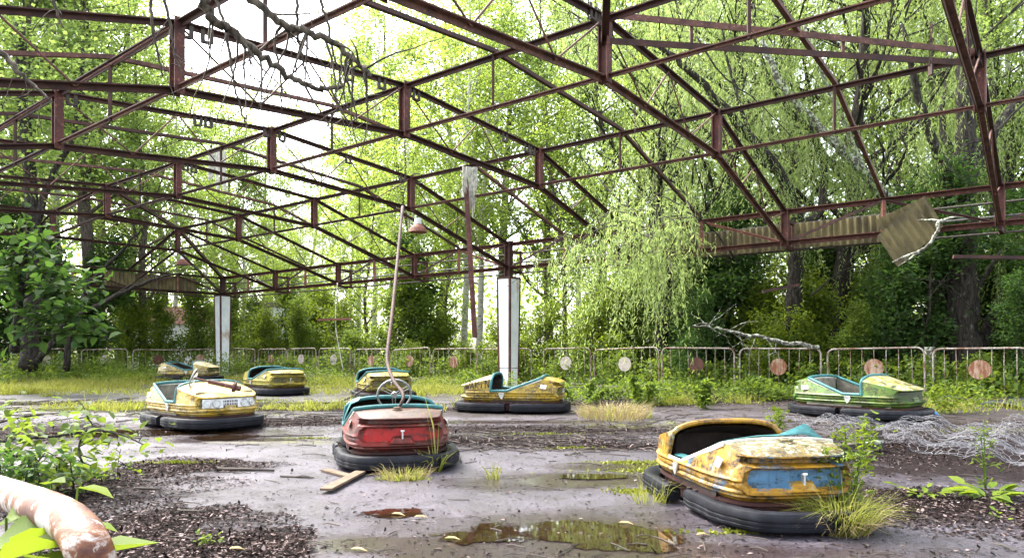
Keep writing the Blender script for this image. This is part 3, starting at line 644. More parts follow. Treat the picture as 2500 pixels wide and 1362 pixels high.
def put(name, me, par, mats, loc=(0, 0, 0), rot=(0, 0, 0), label=None):
    o = link(name, me, par); o.location = loc; o.rotation_euler = rot
    for k, mm in enumerate(mats if isinstance(mats, (list, tuple)) else [mats]):
        o.material_slots[k].link = 'OBJECT'; o.material_slots[k].material = M[mm]
    if label: o['label'] = label
    return o
def car(loc, fdir, label, body, pock, hood=None, deck=None, pad='teal', hoop='teal', trim='cream_trim', scale=1., cock='dark', shift=(0, 0, 0, 0), tilt=(0, 0)):
    """fdir: angle of the front, 0 = towards the camera side (-Y), positive to the right"""
    a = math.radians(fdir); rz = math.atan2(-math.cos(a), math.sin(a))
    root = empty('bumper_car', loc, rz, label, 'bumper car', 'abandoned bumper cars'); root.scale = (scale,)*3; root.rotation_euler = (math.radians(tilt[0]), math.radians(tilt[1]), rz)
    b = put('body_shell', CM['body_shell'], root, (body, pock))
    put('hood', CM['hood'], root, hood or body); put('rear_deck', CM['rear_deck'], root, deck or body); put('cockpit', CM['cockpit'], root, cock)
    put('chassis', CM['chassis'], root, 'chassis')
    for k, nm in ((0, 'bf'), (1, 'br')):
        bu = put('bumper', CM[nm], root, 'rubber', (shift[k*2]*(1 if k == 0 else -1), shift[k*2+1], 0), (0, 0, shift[k*2+1]*.6))
        for s_ in (-1, 1): put('bumper_bolt', CM['bolt'], bu, 'dark', ((.055 if k == 0 else -.145), s_*.50, .147), (0, 0, 0))
    if pad: put('edge_pad', CM['pad'], root, pad)
    if trim: put('edge_trim', CM['trim'], root, trim)
    put('hood_rim', CM['hoop'], root, hoop or hood or body)
    for s_ in (-1, 1):
        z = .385; _, py, _ = top_pos(-.52, BW*.985, z); put('side_tag', CM['tag'], root, 'cream_trim', (-.52, s_*(py+(0 if s_ > 0 else .004)), z), (s_*.36, 0, s_*-.08))
        put('side_bracket', CM['bracket'], root, 'metal', (.09, s_*(BW+.002)-(.012 if s_ < 0 else 0), .262))
    put('rear_clip', CM['clip'], root, 'metal', (-BR-.004, -.005, .315))
    return root
def wheel(root, loc, rot):
    o = put('steering_wheel', SW[0], root, 'steel_grey', loc, rot); put('wheel_hub', SW[1], o, 'metal'); put('wheel_spokes', SW[2], o, 'steel_grey'); return o
def fwd(fdir): a = math.radians(fdir); return Vector((math.sin(a), -math.cos(a), 0))
# red car seen from behind, pole standing on its deck
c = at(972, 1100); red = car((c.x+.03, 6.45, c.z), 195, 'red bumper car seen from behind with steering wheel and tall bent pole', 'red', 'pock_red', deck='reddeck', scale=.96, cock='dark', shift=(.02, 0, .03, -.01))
wheel(red, (.10, -.02, .60), (0, math.radians(-22), 0))
def loc_in(root, p): return root.matrix_world.inverted() @ Vector(p)
bpy.context.view_layer.update()
D = c.y-.35; base = Vector((-.60, .02, .51))
w0 = red.matrix_world @ base
pole = [w0, pt(985, 965, w0.y+.1), pt(962, 930, w0.y+.5), pt(948, 895, w0.y+1.), pt(946, 860, w0.y+1.4), pt(958, 760, w0.y+2.3), pt(970, 640, w0.y+3.6), pt(983, 505, w0.y+5.2)]
m = MB(); pp = [loc_in(red, p) for p in bez(pole, 6)]; n = len(pp); m.tube(pp, [.013+.013*k/n for k in range(n)], 8); o = m.build('pickup_pole', M['rust'], red, True)
m = MB(); m.disc((0, 0, 0), (0, 0, 1), .05, .016, 14); m.disc((0, 0, .015), (0, 0, 1), .034, .02, 14); put('pole_socket', mbm(m, 'pole_socket'), red, 'wood', base)
# torn teal cover hanging off its left side
def cloth(name, pts, mat, par, th=.006):
    """quad grid of points given as rows"""
    V_ = []; r, cdim = len(pts), len(pts[0])
    for row in pts: V_ += [tuple(p) for p in row]
    V_ += [(x, y, z-th) for x, y, z in V_]; F_ = []; n = r*cdim
    for i in range(r-1):
        for j in range(cdim-1):
            a, b, c_, d = i*cdim+j, i*cdim+j+1, (i+1)*cdim+j+1, (i+1)*cdim+j; F_ += [(a, b, c_, d), (n+d, n+c_, n+b, n+a)]
    for j in range(cdim-1): F_ += [(j, n+j, n+j+1, j+1), ((r-1)*cdim+j+1, n+(r-1)*cdim+j+1, n+(r-1)*cdim+j, (r-1)*cdim+j)]
    for i in range(r-1): F_ += [(i*cdim, (i+1)*cdim, n+(i+1)*cdim, n+i*cdim), ((i+1)*cdim-1, n+(i+1)*cdim-1, n+(i+2)*cdim-1, (i+2)*cdim-1)]
    return link(name, mesh(name, V_, F_, M[mat], True, 60), par)
# the camera sees the car's left (+y of a car facing away is image left)
cloth('torn_cover', [[(.24, .30, .58), (.25, .38, .55), (.24, .42, .47), (.22, .45, .38), (.20, .47, .29), (.18, .49, .20)], [(.14, .30, .575), (.15, .385, .545), (.14, .425, .46), (.13, .455, .37), (.135, .475, .285), (.14, .49, .21)], [(.10, .32, .55), (.09, .39, .52), (.07, .43, .44), (.06, .46, .36), (.09, .478, .28), (.13, .49, .21)]], 'teal', red)
# blue and yellow car in front
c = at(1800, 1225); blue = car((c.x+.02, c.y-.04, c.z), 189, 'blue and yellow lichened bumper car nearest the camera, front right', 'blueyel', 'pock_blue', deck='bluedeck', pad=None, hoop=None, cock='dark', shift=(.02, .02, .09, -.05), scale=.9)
put('pole_socket', CM['ring'], blue, 'bluedeck', (-.58, .0, .533))
cloth('torn_cover', [[(-.43, .33, .52), (-.455, .12, .545), (-.46, -.02, .545), (-.45, -.2, .555), (-.45, -.36, .50)], [(-.38, .36, .50), (-.43, .12, .545), (-.435, -.04, .55), (-.43, -.2, .575), (-.43, -.34, .53)], [(-.30, .40, .455), (-.42, .14, .54), (-.425, -.03, .545), (-.39, -.25, .615), (-.42, -.34, .53)]], 'teal', blue)
cloth('torn_cover', [[(.24, .42, .33), (.05, .425, .335), (-.12, .42, .385), (-.3, .40, .455)], [(.23, .37, .34), (.05, .375, .345), (-.12, .37, .40), (-.3, .355, .47)], [(.22, .34, .30), (.05, .345, .31), (-.12, .34, .37), (-.3, .33, .45)]], 'teal', blue)
# headlight car at left
c = at(497, 1036); y3 = car((-3.98, 9.0, c.z), 50, 'pale yellow bumper car with round white headlights and loose steering column on its hood', 'yel3', 'pock_yel', cock='lining', shift=(.03, .0, .02, 0))
def light_panel(root, k0=0):
    xs, ys, nx, ny = wall_pts(True); V_, F_ = [], []; rows = 8
    sel = [k for k in range(len(xs)) if abs(ys[k]) < .345]
    for k in sel:
        for r in range(rows+1):
            z = .264+(.372-.264)*r/rows; z = max(z, .264+(.03 if abs(ys[k]) < .09 else 0)*(1-r/rows)); V_.append((xs[k]-nx[k]*.028, ys[k]-ny[k]*.028, z))
    n = len(sel)
    for i in range(n-1):
        for r in range(rows): F_.append((i*(rows+1)+r, (i+1)*(rows+1)+r, (i+1)*(rows+1)+r+1, i*(rows+1)+r+1))
    o = put('light_panel', mesh('light_panel', V_, F_, [None], True), root, 'white_panel')
    for yy in (-.29, -.175, .175, .29):
        i = int(np.argmin(np.abs(ys-yy)+(xs < 0)*9)); x, nn = xs[i]-nx[i]*.02, Vector((nx[i], ny[i], 0)); q = Vector((x, ys[i], .318))
        m = MB(); b = [q+Vector((-nn.y, nn.x, 0))*(.043*math.cos(t_))+Z3*(.043*math.sin(t_)) for t_ in np.linspace(0, 2*math.pi, 25)]; m.tube(b, .008, 6); h = put('headlight', mbm(m, 'headlight'), root, 'metal')
        m = MB(); m.disc(q-nn*.004, nn, .037, .016, 20); m.disc(q+nn*.006, nn, .024, .008, 16); put('lens', mbm(m, 'lens'), h, 'lamp_glass')
    for r in (0, 1):
        for k in range(9):
            yy = -.085+.021*k; i = int(np.argmin(np.abs(ys-yy)+(xs < 0)*9)); m = MB(); m.bar((xs[i]-nx[i]*.026, ys[i], .352-.034*r), (xs[i]-nx[i]*.026, ys[i], .328-.034*r), .007, .012); put('grille_slot', mbm(m, 'grille_slot', False), o, 'dark')
light_panel(y3)
wheel(y3, (.42, -.30, .62), (0, math.radians(20), math.radians(50))).scale = (.72,)*3
m = MB(); p0 = Vector((.42, -.30, .62)); p1 = Vector((.76, .06, .50)); d_ = p1-p0; m.tube([p0, p0+d_*.35], .012, 8); m.tube([p0+d_*.35, p0+d_*.92], .028, 10); m.tube([p0+d_*.92, p0+d_*.93, p0+d_*.98, p0+d_*.99], [.03, .062, .062, .03], 14); m.tube([p0+d_*.98, p1+d_*.1], .036, 10); m.build('steering_column', M['rust_rod'], y3, True, 45)
# the rest
c = at(447, 935); car((c.x, c.y+.4, c.z+.04), 92, 'cream yellow bumper car farthest back at the left', 'yel4', 'pock_yel', cock='dark', shift=(0, 0, 0, 0))
c = at(680, 962); y5 = car((c.x-.12, c.y+.1, c.z), 222, 'mossy yellow bumper car at the back seen from its rear corner', 'yel5', 'pock_yel', shift=(0, 0, 0, 0))
c = at(942, 976); y6 = car((c.x-.12, c.y+.35, c.z), 201, 'olive yellow bumper car half hidden behind the red car', 'yel6', 'pock_yel', trim=None, shift=(0, 0, 0, 0))
c = at(1253, 1004); y7 = car((c.x, c.y+.12, c.z), 260, 'golden yellow bumper car with painted graffiti on its hood', 'yel7', 'pock_yel', hood='yel4', shift=(.0, 0, .0, .02))
c = at(2090, 1018); gr = car((c.x+.06, c.y+.08, c.z), 38, 'green bumper car with yellow lichened hood by the fence', 'green', 'pock_grn', hood='greenhood', cock='lining', scale=1.0)
# the word on the hood: strokes laid on the curved hood side
def graffiti(root):
    S = {'W': [[(0, 1), (.22, 0), (.45, .75), (.7, 0), (.95, 1)]], 'A': [[(0, 0), (.45, 1), (.9, 0)], [(.2, .38), (.72, .38)]], 'K': [[(0.05, 0), (.05, 1)], [(.85, 1), (.08, .42), (.9, 0)]],
         'i': [[(.3, 0), (.32, .58)], [(.3, .78), (.33, .86)]], 'N': [[(0, 0), (.05, 1), (.8, .05), (.85, 1.05)]]}
    x0 = .655; w = .068; out = []
    def surf(x, z):
        _, py, _ = top_pos(x, 1, z)
        n = 4.2; y = BW*max(0, 1-(max(0, x)/BF)**n)**(1/n); py = y*(BW-lean(x, z))/BW; return Vector((x, (py+.004), z))
    for ci, ch in enumerate('WAKiN'):
        m = MB()
        for si, strk in enumerate(S[ch]):
            if ch == 'i' and si: out.append(('letter', mbm(m, 'letter', False))); m = MB()
            P_ = []
            for k in range(len(strk)-1):
                for s_ in np.linspace(0, 1, 5)[(1 if k else 0):]:
                    a = strk[k][0]+(strk[k+1][0]-strk[k][0])*s_; b = strk[k][1]+(strk[k+1][1]-strk[k][1])*s_
                    x = x0-(ci*.078+a*w); P_.append(surf(x, .345+ci*.006+b*(.085+.008*ci)))
            for k in range(len(P_)-1): m.bar(P_[k], P_[k+1], .0105, .004, (0, 1, 0))
        out.append(('letter_dot' if ch == 'i' else 'letter', mbm(m, 'letter', False)))
    m = MB(); P_ = [surf(.60-.19*s_, .332+.012*s_) for s_ in np.linspace(0, 1, 8)]
    for k in range(7): m.bar(P_[k], P_[k+1], .008, .004, (0, 1, 0))
    return out+[('underline', mbm(m, 'underline', False))]
M['ink'] = simple('black_marker_paint', (.018, .017, .015), .8)
for nm, me in graffiti(y7): put(nm, me, y7, 'ink')

# ------------------------------------------------------------------ vegetation
def unit(a): return a/np.maximum(np.linalg.norm(a, axis=-1, keepdims=True), 1e-9)
def leaf_arrays(C, D, L, Wd, up=.6, fold=.12, hexa=False):
    """leaf blades: base C, direction D; flattish blades whose normals lean upwards"""
    n = len(C); D = unit(D); Nn = R.normal(0, 1, (n, 3))*(1-up)+np.array([0, 0, up]); S = unit(np.cross(D, Nn)); Nn = np.cross(S, D)
    L = np.asarray(L).reshape(-1, 1); Wd = np.asarray(Wd).reshape(-1, 1)
    if not hexa:
        v = np.stack([C, C+D*L*.45+S*Wd*.5+Nn*L*fold, C+D*L, C+D*L*.45-S*Wd*.5+Nn*L*fold], 1); q = np.arange(4*n).reshape(n, 4)
        return v.reshape(-1, 3), q
    m1 = C+D*L*.5-Nn*L*.02; tp = C+D*L-Nn*L*.12
    v = np.stack([C, C+D*L*.22+S*Wd*.42+Nn*L*fold, C+D*L*.6+S*Wd*.38+Nn*L*fold*.8, tp, C+D*L*.6-S*Wd*.38+Nn*L*fold*.8, C+D*L*.22-S*Wd*.42+Nn*L*fold, m1], 1)
    b = np.arange(n)[:, None]*7; q = np.concatenate([b+np.array([[0, 1, 2, 6]]), b+np.array([[6, 2, 3, 3]])*0+np.array([[6, 2, 3, 4]]), b+np.array([[0, 6, 4, 5]])], 0)
    return v.reshape(-1, 3), q
def leaf_mesh(name, parts, mat):
    vs_, qs = [], []; k = 0
    for v, q in parts: vs_.append(v); qs.append(q+k); k += len(v)
    return mesh(name, np.concatenate(vs_), np.concatenate(qs), mat)
def rdir(n, zb=0., zs=1.):
    d = R.normal(0, 1, (n, 3)); d[:, 2] = d[:, 2]*zs+zb; return unit(d)
def skeleton(H, r0, base, spread, nl, seed, lean=(0, 0), up=.5, wig=.25, top=.95, prof=None, sub=4):
    """trunk, limbs and twigs as tubes; returns mesh builder and twig segments"""
    rr = random.Random(seed); m = MB(); tw = []
    P_ = []; x = y = 0.
    for k in range(9):
        t_ = k/8; P_.append(Vector((x+lean[0]*t_*H, y+lean[1]*t_*H, t_*H*top))); x += rr.uniform(-wig, wig)*.4; y += rr.uniform(-wig, wig)*.4
    T = bez(P_, 2); m.tube(T, [r0*(1-.92*(k/(len(T)-1)))**.9+.006 for k in range(len(T))], 7, False)
    for k in range(nl):
        t_ = (base+(1-base)*((k+rr.random())/nl)**1.0)*.97; i = t_*(len(T)-1); i0 = int(i); s = T[i0].lerp(T[min(i0+1, len(T)-1)], i-i0)
        az = k*2.4+rr.uniform(-.5, .5); pf = prof((t_-base)/(1-base)) if prof else (1-.65*((t_-base)/(1-base)))
        Ln = spread*pf*rr.uniform(.7, 1.15); el = up+rr.uniform(-.25, .3); d = Vector((math.cos(az)*math.cos(el), math.sin(az)*math.cos(el), math.sin(el)))
        lp = [s]; dd = d.copy()
        for q in range(4): dd = (dd+Vector((rr.uniform(-.2, .2), rr.uniform(-.2, .2), rr.uniform(-.05, .22)))).normalized(); lp.append(lp[-1]+dd*Ln/4)
        rl = max(.012, r0*.38*(1-t_)+.012); m.tube(lp, [rl*(1-.8*q/4) for q in range(5)], 5, False)
        for q in range(2, 5): tw.append((lp[q-1], lp[q], .5))
        for q in range(sub):
            i = rr.uniform(.25, 1)*3.99; i0 = int(i); s2 = lp[i0].lerp(lp[i0+1], i-i0); d2 = (dd+Vector((rr.uniform(-1, 1), rr.uniform(-1, 1), rr.uniform(-.5, .6)))).normalized(); L2 = Ln*rr.uniform(.25, .5)
            e = s2+d2*L2; mid = s2.lerp(e, .5)+Vector((rr.uniform(-.1, .1), rr.uniform(-.1, .1), rr.uniform(-.03, .1)))*L2
            m.tube([s2, mid, e], [rl*.4, rl*.28, .004], 4, False); tw += [(s2, mid, .8), (mid, e, 1.)]
    return m, tw
def crown(tw, n, L, Wd, sig, mat, name, droop=-.25, up=.55, hexa=False, clump=None):
    A = np.array([tuple(a) for a, b, w in tw]); B = np.array([tuple(b) for a, b, w in tw]); w = np.array([w for _, _, w in tw])*np.linalg.norm(B-A, axis=1)
    if clump: w = w*R.choice([.15, 1, 2.2], len(w), p=[.3, .45, .25])
    k = R.choice(len(A), n, p=w/w.sum()); t_ = R.random((n, 1)); C = A[k]*(1-t_)+B[k]*t_+R.normal(0, sig, (n, 3))*np.array([1, 1, .8])
    v, q = leaf_arrays(C, rdir(n, droop, .6), L*R.uniform(.6, 1.25, n), Wd*R.uniform(.65, 1.2, n), up, hexa=hexa); return leaf_mesh(name, [(v, q)], mat)
def willow_crown(tw, n, mat, name, ln=(.6, 1.8), L=.1, Wd=.019, per=26):
    A = np.array([tuple(a) for a, b, w in tw]); B = np.array([tuple(b) for a, b, w in tw]); w = np.array([w for _, _, w in tw])*np.linalg.norm(B-A, axis=1)
    k = R.choice(len(A), n, p=w/w.sum()); t_ = R.random((n, 1)); S = A[k]*(1-t_)+B[k]*t_+R.normal(0, .14, (n, 3)); H = R.normal(0, 1, (n, 3)); H[:, 2] = 0; H = unit(H)*R.uniform(.1, .5, (n, 1))
    ll = R.uniform(*ln, (n, 1)); C, Dr = [], []
    for q in range(per):
        s = (q+R.random((n, 1)))/per; p = S+H*s**.6*1.2+np.array([0, 0, -1])*ll*s**1.25+R.normal(0, .012, (n, 3)); C.append(p)
        d = H*.5+np.array([0, 0, -1.])+R.normal(0, .45, (n, 3)); Dr.append(d)
    C = np.concatenate(C); Dr = np.concatenate(Dr); N_ = len(C); v, q = leaf_arrays(C, Dr, L*R.uniform(.6, 1.25, N_), Wd*R.uniform(.7, 1.3, N_), .35, .06); return leaf_mesh(name, [(v, q)], mat)
PROTO = {}
def proto(key, sk, cr, bark): PROTO[key] = (mesh('trunk', sk.v, sk.f, M[bark], True), cr)
rnd = lambda t_: .55+.9*math.sin(math.pi*min(1, max(0, t_*.9+.1)))*.6
for s, (H, r0, base, sp, nl, wig, bark, lf, n, L, Wd) in enumerate([
        (15, .13, .22, 2.5, 34, .5, 'bark_birch', 'lf_birch', 9000, .14, .095), (17, .15, .28, 2.9, 36, .4, 'bark_birch', 'lf_birch', 10500, .145, .10), (16, .2, .2, 3.0, 38, .6, 'bark', 'lf_aspen', 11500, .14, .105),
        (19, .24, .3, 3.2, 40, .5, 'bark', 'lf_aspen', 12000, .15, .115), (14, .12, .15, 2.4, 34, .7, 'bark', 'lf_birch', 8500, .135, .095)]):
    sk, tw = skeleton(H, r0, base, sp, nl, s+3, wig=wig, up=.55, prof=rnd, sub=5); proto(f't{s}', sk, crown(tw, n, L, Wd, .24, M[lf], 'crown', clump=True), bark)
for s, (H, sp, nl, lf, n, L, Wd, up) in enumerate([(4.2, 1.5, 16, 'lf_shrub', 5200, .12, .075, .8), (3.2, 1.5, 15, 'lf_lime', 4200, .11, .075, .7), (5.2, 1.7, 20, 'lf_dark', 7500, .13, .07, .7), (2.0, 1.2, 13, 'lf_shrub', 3000, .11, .08, .5), (4.6, 1.4, 18, 'lf_dark', 6500, .12, .06, .9)]):
    sk, tw = skeleton(H, .035, .04, sp, nl, s+31, wig=.5, up=up, sub=5); proto(f's{s}', sk, crown(tw, n, L, Wd, .17, M[lf], 'foliage', clump=True), 'bark')
sk, tw = skeleton(12, .26, .2, 4.2, 30, 77, up=.6, wig=.7, prof=rnd, sub=6); proto('w0', sk, willow_crown(tw, 1150, M['lf_willow'], 'crown'), 'bark_dark')
sk, tw = skeleton(10, .2, .18, 3.8, 26, 78, up=.7, wig=.8, prof=rnd, sub=6); proto('w1', sk, willow_crown(tw, 1000, M['lf_willow'], 'crown'), 'bark_dark')
LM = [(60, 'behind the maple'), (180, 'by the far left fence'), (380, 'above the cream yellow car'), (487, 'just left of the corner pillar'), (600, 'just right of the corner pillar'), (680, 'behind the mossy yellow car'), (800, 'at the hanging crossbar'), (905, 'behind the olive yellow car'),
      (1005, 'behind the steering wheel'), (1110, 'by the hanging steel angle'), (1240, 'at the white pillar'), (1370, 'behind the first chalky disc'), (1527, 'behind the second chalky disc'), (1700, 'behind the dark brown disc'), (1900, 'behind the orange and white disc'), (2140, 'behind the green car'), (2400, 'by the rightmost disc'), (2620, 'past the right edge')]
def lmk(px): return min(LM, key=lambda q: abs(q[0]-px))[1]
def plant(key, name, x, y, s, rz, label, cat, group, part='crown', z=None, sxy=1.):
    tr, cr = PROTO[key]; root = empty(name, (x, y, -.05 if z is None else z), rz, label, cat, group); root.scale = (s*sxy, s*sxy, s)
    link('trunk' if part == 'crown' else 'stems', tr, root); link(part, cr, root); return root
def region(px): return 'at the far left' if px < 420 else 'behind the left pillar' if px < 850 else 'between the two white pillars' if px < 1300 else 'right of the white pillar' if px < 1800 else 'beyond the right fence'
KIND = {'t0': 'slender pale barked birch', 't1': 'tall pale barked birch', 't2': 'grey trunked aspen', 't3': 'tall grey trunked aspen', 't4': 'slim young birch'}
TREES = [(-140, 24, 't3', 1.05), (-20, 27, 't2', 1.1), (70, 23.5, 't3', 1.), (150, 30, 't1', 1.1), (205, 25, 't3', 1.05), (290, 33, 't2', 1.15), (350, 27.5, 't2', .84), (420, 36, 't1', .95), (20, 36, 't3', 1.2), (250, 41, 't3', 1.2), (-250, 30, 't3', 1.),
         (120, 44, 't3', 1.3), (400, 44, 't3', 1.0), (500, 46, 't1', .82), (575, 50, 't3', .98), (650, 44, 't0', .66), (715, 47, 't4', .72), (780, 43, 't1', .62), (585, 50, 't1', 1.0), (875, 46, 't1', 1.25), (690, 52, 't0', 1.0), (530, 54, 't3', 1.1), (640, 56, 't1', 1.3), (760, 55, 't4', 1.3), (690, 33, 't4', .42), (830, 31, 't4', .5), (600, 32, 't0', .4), (850, 41, 't0', .85), (520, 36, 't4', .5), (640, 37, 't4', .5), (735, 36, 't0', .52),
         (905, 36, 't1', 1.12), (960, 44, 't3', 1.25), (1010, 30, 't4', .95), (1065, 38, 't2', 1.25), (1130, 26.5, 't1', .93), (1165, 29, 't0', 1.15), (1225, 36, 't3', 1.15), (1340, 29, 't2', 1.02), (1410, 34, 't0', 1.2),
         (1480, 27, 't2', .98), (1555, 36, 't3', 1.2), (1620, 28, 't1', 1.08), (1780, 26, 't3', 1.), (1930, 29, 't2', 1.15), (2110, 26, 't1', 1.1), 
         (2290, 28, 't3', 1.1), (2480, 25, 't1', 1.1), (2580, 29, 't3', 1.), (2690, 24, 't2', 1.), (1000, 24.5, 't0', .62), (1390, 23.5, 't4', .75), (1080, 25, 't4', .55), (900, 28, 't4', .62), (1560, 22, 't4', .85), (1820, 21, 't2', .8), (2240, 20, 't4', .9), (2440, 19, 't2', .8)]
for px, D, k, s in TREES:
    rg = region(px); near = 'standing near' if D < 27 else 'standing farther back' if D < 36 else 'deep in the wood'; rg = lmk(px)
    plant(k, 'birch_tree' if k in ('t0', 't1', 't4') else 'aspen_tree', (px-CX)/F*D, D, s, random.uniform(0, 6.28), f'{KIND[k]} {near} {rg}', 'tree', f'{KIND[k]} trees {near} {rg}')
# willows whose strands hang into the frame on the right
for px, D, k, s in [(1760, 18.5, 'w0', 1.0), (2060, 17, 'w0', 1.05), (2450, 19.5, 'w1', 1.15), (1640, 17.6, 'w1', 1.0), (1940, 22, 'w0', 1.25), (2330, 21, 'w0', 1.2)]:
    rg = {1760: 'right of the white pillar', 2060: 'above the green car', 2450: 'at the right edge', 1640: 'just behind the drooping spray', 1940: 'deep behind the right fence', 2330: 'far behind the rightmost fence panels'}[px]
    plant(k, 'willow_tree', (px-CX)/F*D, D, s, random.uniform(0, 6.28), f'weeping willow with long thin hanging leaves {rg}', 'tree', 'willows along the right side')
# shrubs beyond the fences
SK = {'s0': 'mid green upright shrub', 's1': 'lime green leafy shrub', 's2': 'dark green dense shrub', 's3': 'low rounded green shrub', 's4': 'dark green tall sapling'}
r2 = random.Random(5)
def shrub(px, off, k, s):
    t_ = fat(px); p = O0+V*(FO-off)+U*t_
    px2 = CX+F*p[0]/p[1]; rg = lmk(px2); ds = 'at the fence' if off < 1.6 else 'behind the fence' if off < 3.2 else 'well behind the fence' if off < 5.5 else 'far behind the fence'
    plant(k, 'shrub', p[0], p[1], s, r2.uniform(0, 6.28), f'{SK[k]} {ds}, {rg}', 'shrub', f'{SK[k]}s {ds} {rg}', 'foliage')
px = 880
while px < 2600:
    for off in ((.9, 2.6) if px < 1320 else (.9, 2.3, 4.2, 6.6)):
        kk = r2.choice(['s0', 's1', 's3', 's1'] if px < 1450 else ['s2', 's4', 's2', 's0', 's4', 's1'] if off > 1.5 else ['s1', 's3', 's2', 's0', 's1'])
        s = r2.uniform(.65, 1.05)*(.55 if off < 1.5 else 1.)
        if 2230 < px < 2460 and off < 2.5: kk, s = 's3', .45
        shrub(px+r2.uniform(-50, 50), off+r2.uniform(-.5, .5), kk, s)
    px += 95 if px < 1500 else 125
for px, off, k, s in [(640, 1.6, 's0', .7), (700, 2.5, 's1', .9), (760, 1.5, 's3', .8), (830, 2., 's0', .95), (600, 2.5, 's0', 1.0), (575, 1.2, 's1', .8), (850, 3.2, 's2', 1.)]: shrub(px, off, k, s)
for px, D, k, s in [(480, 29, 's0', 1.05), (420, 28, 's0', .85), (520, 31, 's0', 1.), (350, 27, 's1', .85), (300, 27.5, 's0', 1.), (230, 25, 's2', 1.), (160, 24, 's2', .9), (90, 23, 's2', 1.1), (20, 22.5, 's4', 1.1), (-60, 22, 's2', 1.2), (270, 34, 's1', 1.4), (380, 37, 's1', 1.3), (200, 32, 's1', 1.4), (560, 40, 's1', 1.1), (690, 39, 's1', 1.1), (655, 30.5, 's0', .85), (735, 30, 's0', .95), (800, 29.5, 's1', 1.1), (620, 30, 's3', 1.2), (770, 31.5, 's0', .8)]:
    rg = lmk(px); ds = 'just beyond the end fence' if D < 30 else 'far beyond the end fence'; plant(k, 'shrub', (px-CX)/F*D, D, s, r2.uniform(0, 6.28), f'{SK[k]} {ds}, {rg}', 'shrub', f'{SK[k]}s {ds} {rg}', 'foliage')
k = 7000; tt = R.uniform(-8, 5*BAY, k); tt = tt+.35*np.sin(tt*2.1); P2 = O0+U*tt[:, None]+V*(FO-.12+R.normal(0, .13, k))[:, None]; hz = .55+.45*np.sin(tt*1.3)*np.sin(tt*.63+1); C = np.stack([P2[:, 0], P2[:, 1], R.random(k)*np.maximum(.15, hz)*1.1+.05], 1)
v, q = leaf_arrays(C, rdir(k, 0), R.uniform(.06, .12, k), R.uniform(.05, .09, k), .55); tag(link('fence_creeper', leaf_mesh('fence_creeper', [(v, q)], M['lf_shrub'])), 'leafy creeper growing through the fence bars', 'creeper', None, 'stuff')
# far-off wood closing the view
n = 26000; th = R.uniform(-.75, .75, n); D = R.uniform(50, 66, n); px = CX+F*np.tan(th); top = np.where((px > 430) & (px < 860), 8., 17.); z = R.beta(1.1, 1.3, n)*top*(.8+.3*np.sin(px/60.)*np.sin(px/23.))
C = np.stack([D*np.tan(th), D, np.maximum(z, 0)], 1)
v, q = leaf_arrays(C, rdir(n, -.2), R.uniform(.3, .6, n), R.uniform(.2, .42, n), .5); tag(link('far_wood', leaf_mesh('far_wood', [(v, q)], M['lf_birch'])), 'far-off mass of pale green trees closing the view', 'wood', None, 'stuff')
# ground cover beyond the fence
n = 30000; tt = R.uniform(-8, 5.6*BAY, n); oo = R.exponential(3., n)+.25; P2 = O0+U*tt[:, None]+V*(FO-oo)[:, None]; C = np.stack([P2[:, 0], P2[:, 1], R.random(n)**1.6*.75+.0], 1)
n2 = 16000; t2 = R.uniform(0, 14, n2); o2 = R.exponential(3.5, n2)+.4; P3 = O0+U*(5*BAY+.4+o2)[:, None]+V*t2[:, None]; C = np.concatenate([C, np.stack([P3[:, 0], P3[:, 1], R.random(n2)**1.6*.9], 1)])
v, q = leaf_arrays(C, rdir(len(C), .1), R.uniform(.06, .15, len(C)), R.uniform(.04, .1, len(C)), .6); tag(link('undergrowth', leaf_mesh('undergrowth', [(v, q)], M['lf_shrub'])), 'low green undergrowth behind the fences', 'undergrowth', None, 'stuff')

# white buildings seen through the shrubs behind the left pillar
def building(name, c, w, d, h, roof, label, nw):
    root = empty(name, c, .12, label, 'building'); m = MB(); m.bar((-w/2, 0, h/2), (w/2, 0, h/2), d, h); m.build('wall', M['plaster'], root)
    if roof:
        m = MB(); vv = [(-w/2-.25, -d/2-.25, h), (w/2+.25, -d/2-.25, h), (w/2+.25, d/2+.25, h), (-w/2-.25, d/2+.25, h), (-w/2-.25, 0, h+roof), (w/2+.25, 0, h+roof)]
        m.add(vv, [(0, 1, 5, 4), (2, 3, 4, 5), (0, 4, 3), (1, 2, 5), (3, 2, 1, 0)]); m.build('roof', M['roof'], root)
    else: m = MB(); m.bar((-w/2-.1, 0, h+.12), (w/2+.1, 0, h+.12), d+.2, .22); m.build('parapet', M['concrete'], root)
    for k in range(nw):
        x = -w/2+w*(k+.5)/nw; m = MB(); m.bar((x-.5, -d/2-.01, h*.55), (x+.5, -d/2-.01, h*.55), .06, 1.1); f_ = m.build('window', M['cream_trim'], root); m = MB(); m.bar((x-.43, -d/2-.045, h*.55), (x+.43, -d/2-.045, h*.55), .02, .96); m.build('pane', M['lamp_glass'], f_)
p = pt(725, 852, 33.5); building('white_building', (p.x, p.y, 0), 3.6, 3, 2.9, 0, 'flat roofed white plastered building behind shrubs right of the corner pillar', 2)
p = pt(425, 852, 35); building('white_kiosk', (p.x, p.y, 0), 3.0, 2.6, 2.2, .9, 'small white kiosk with dull red gabled roof behind the far fence', 1)
p = pt(30, 852, 23); building('white_hut', (p.x-3, p.y+3, 0), 2.6, 2., .9, .3, 'low white hut half hidden by leaves at the left edge', 1)

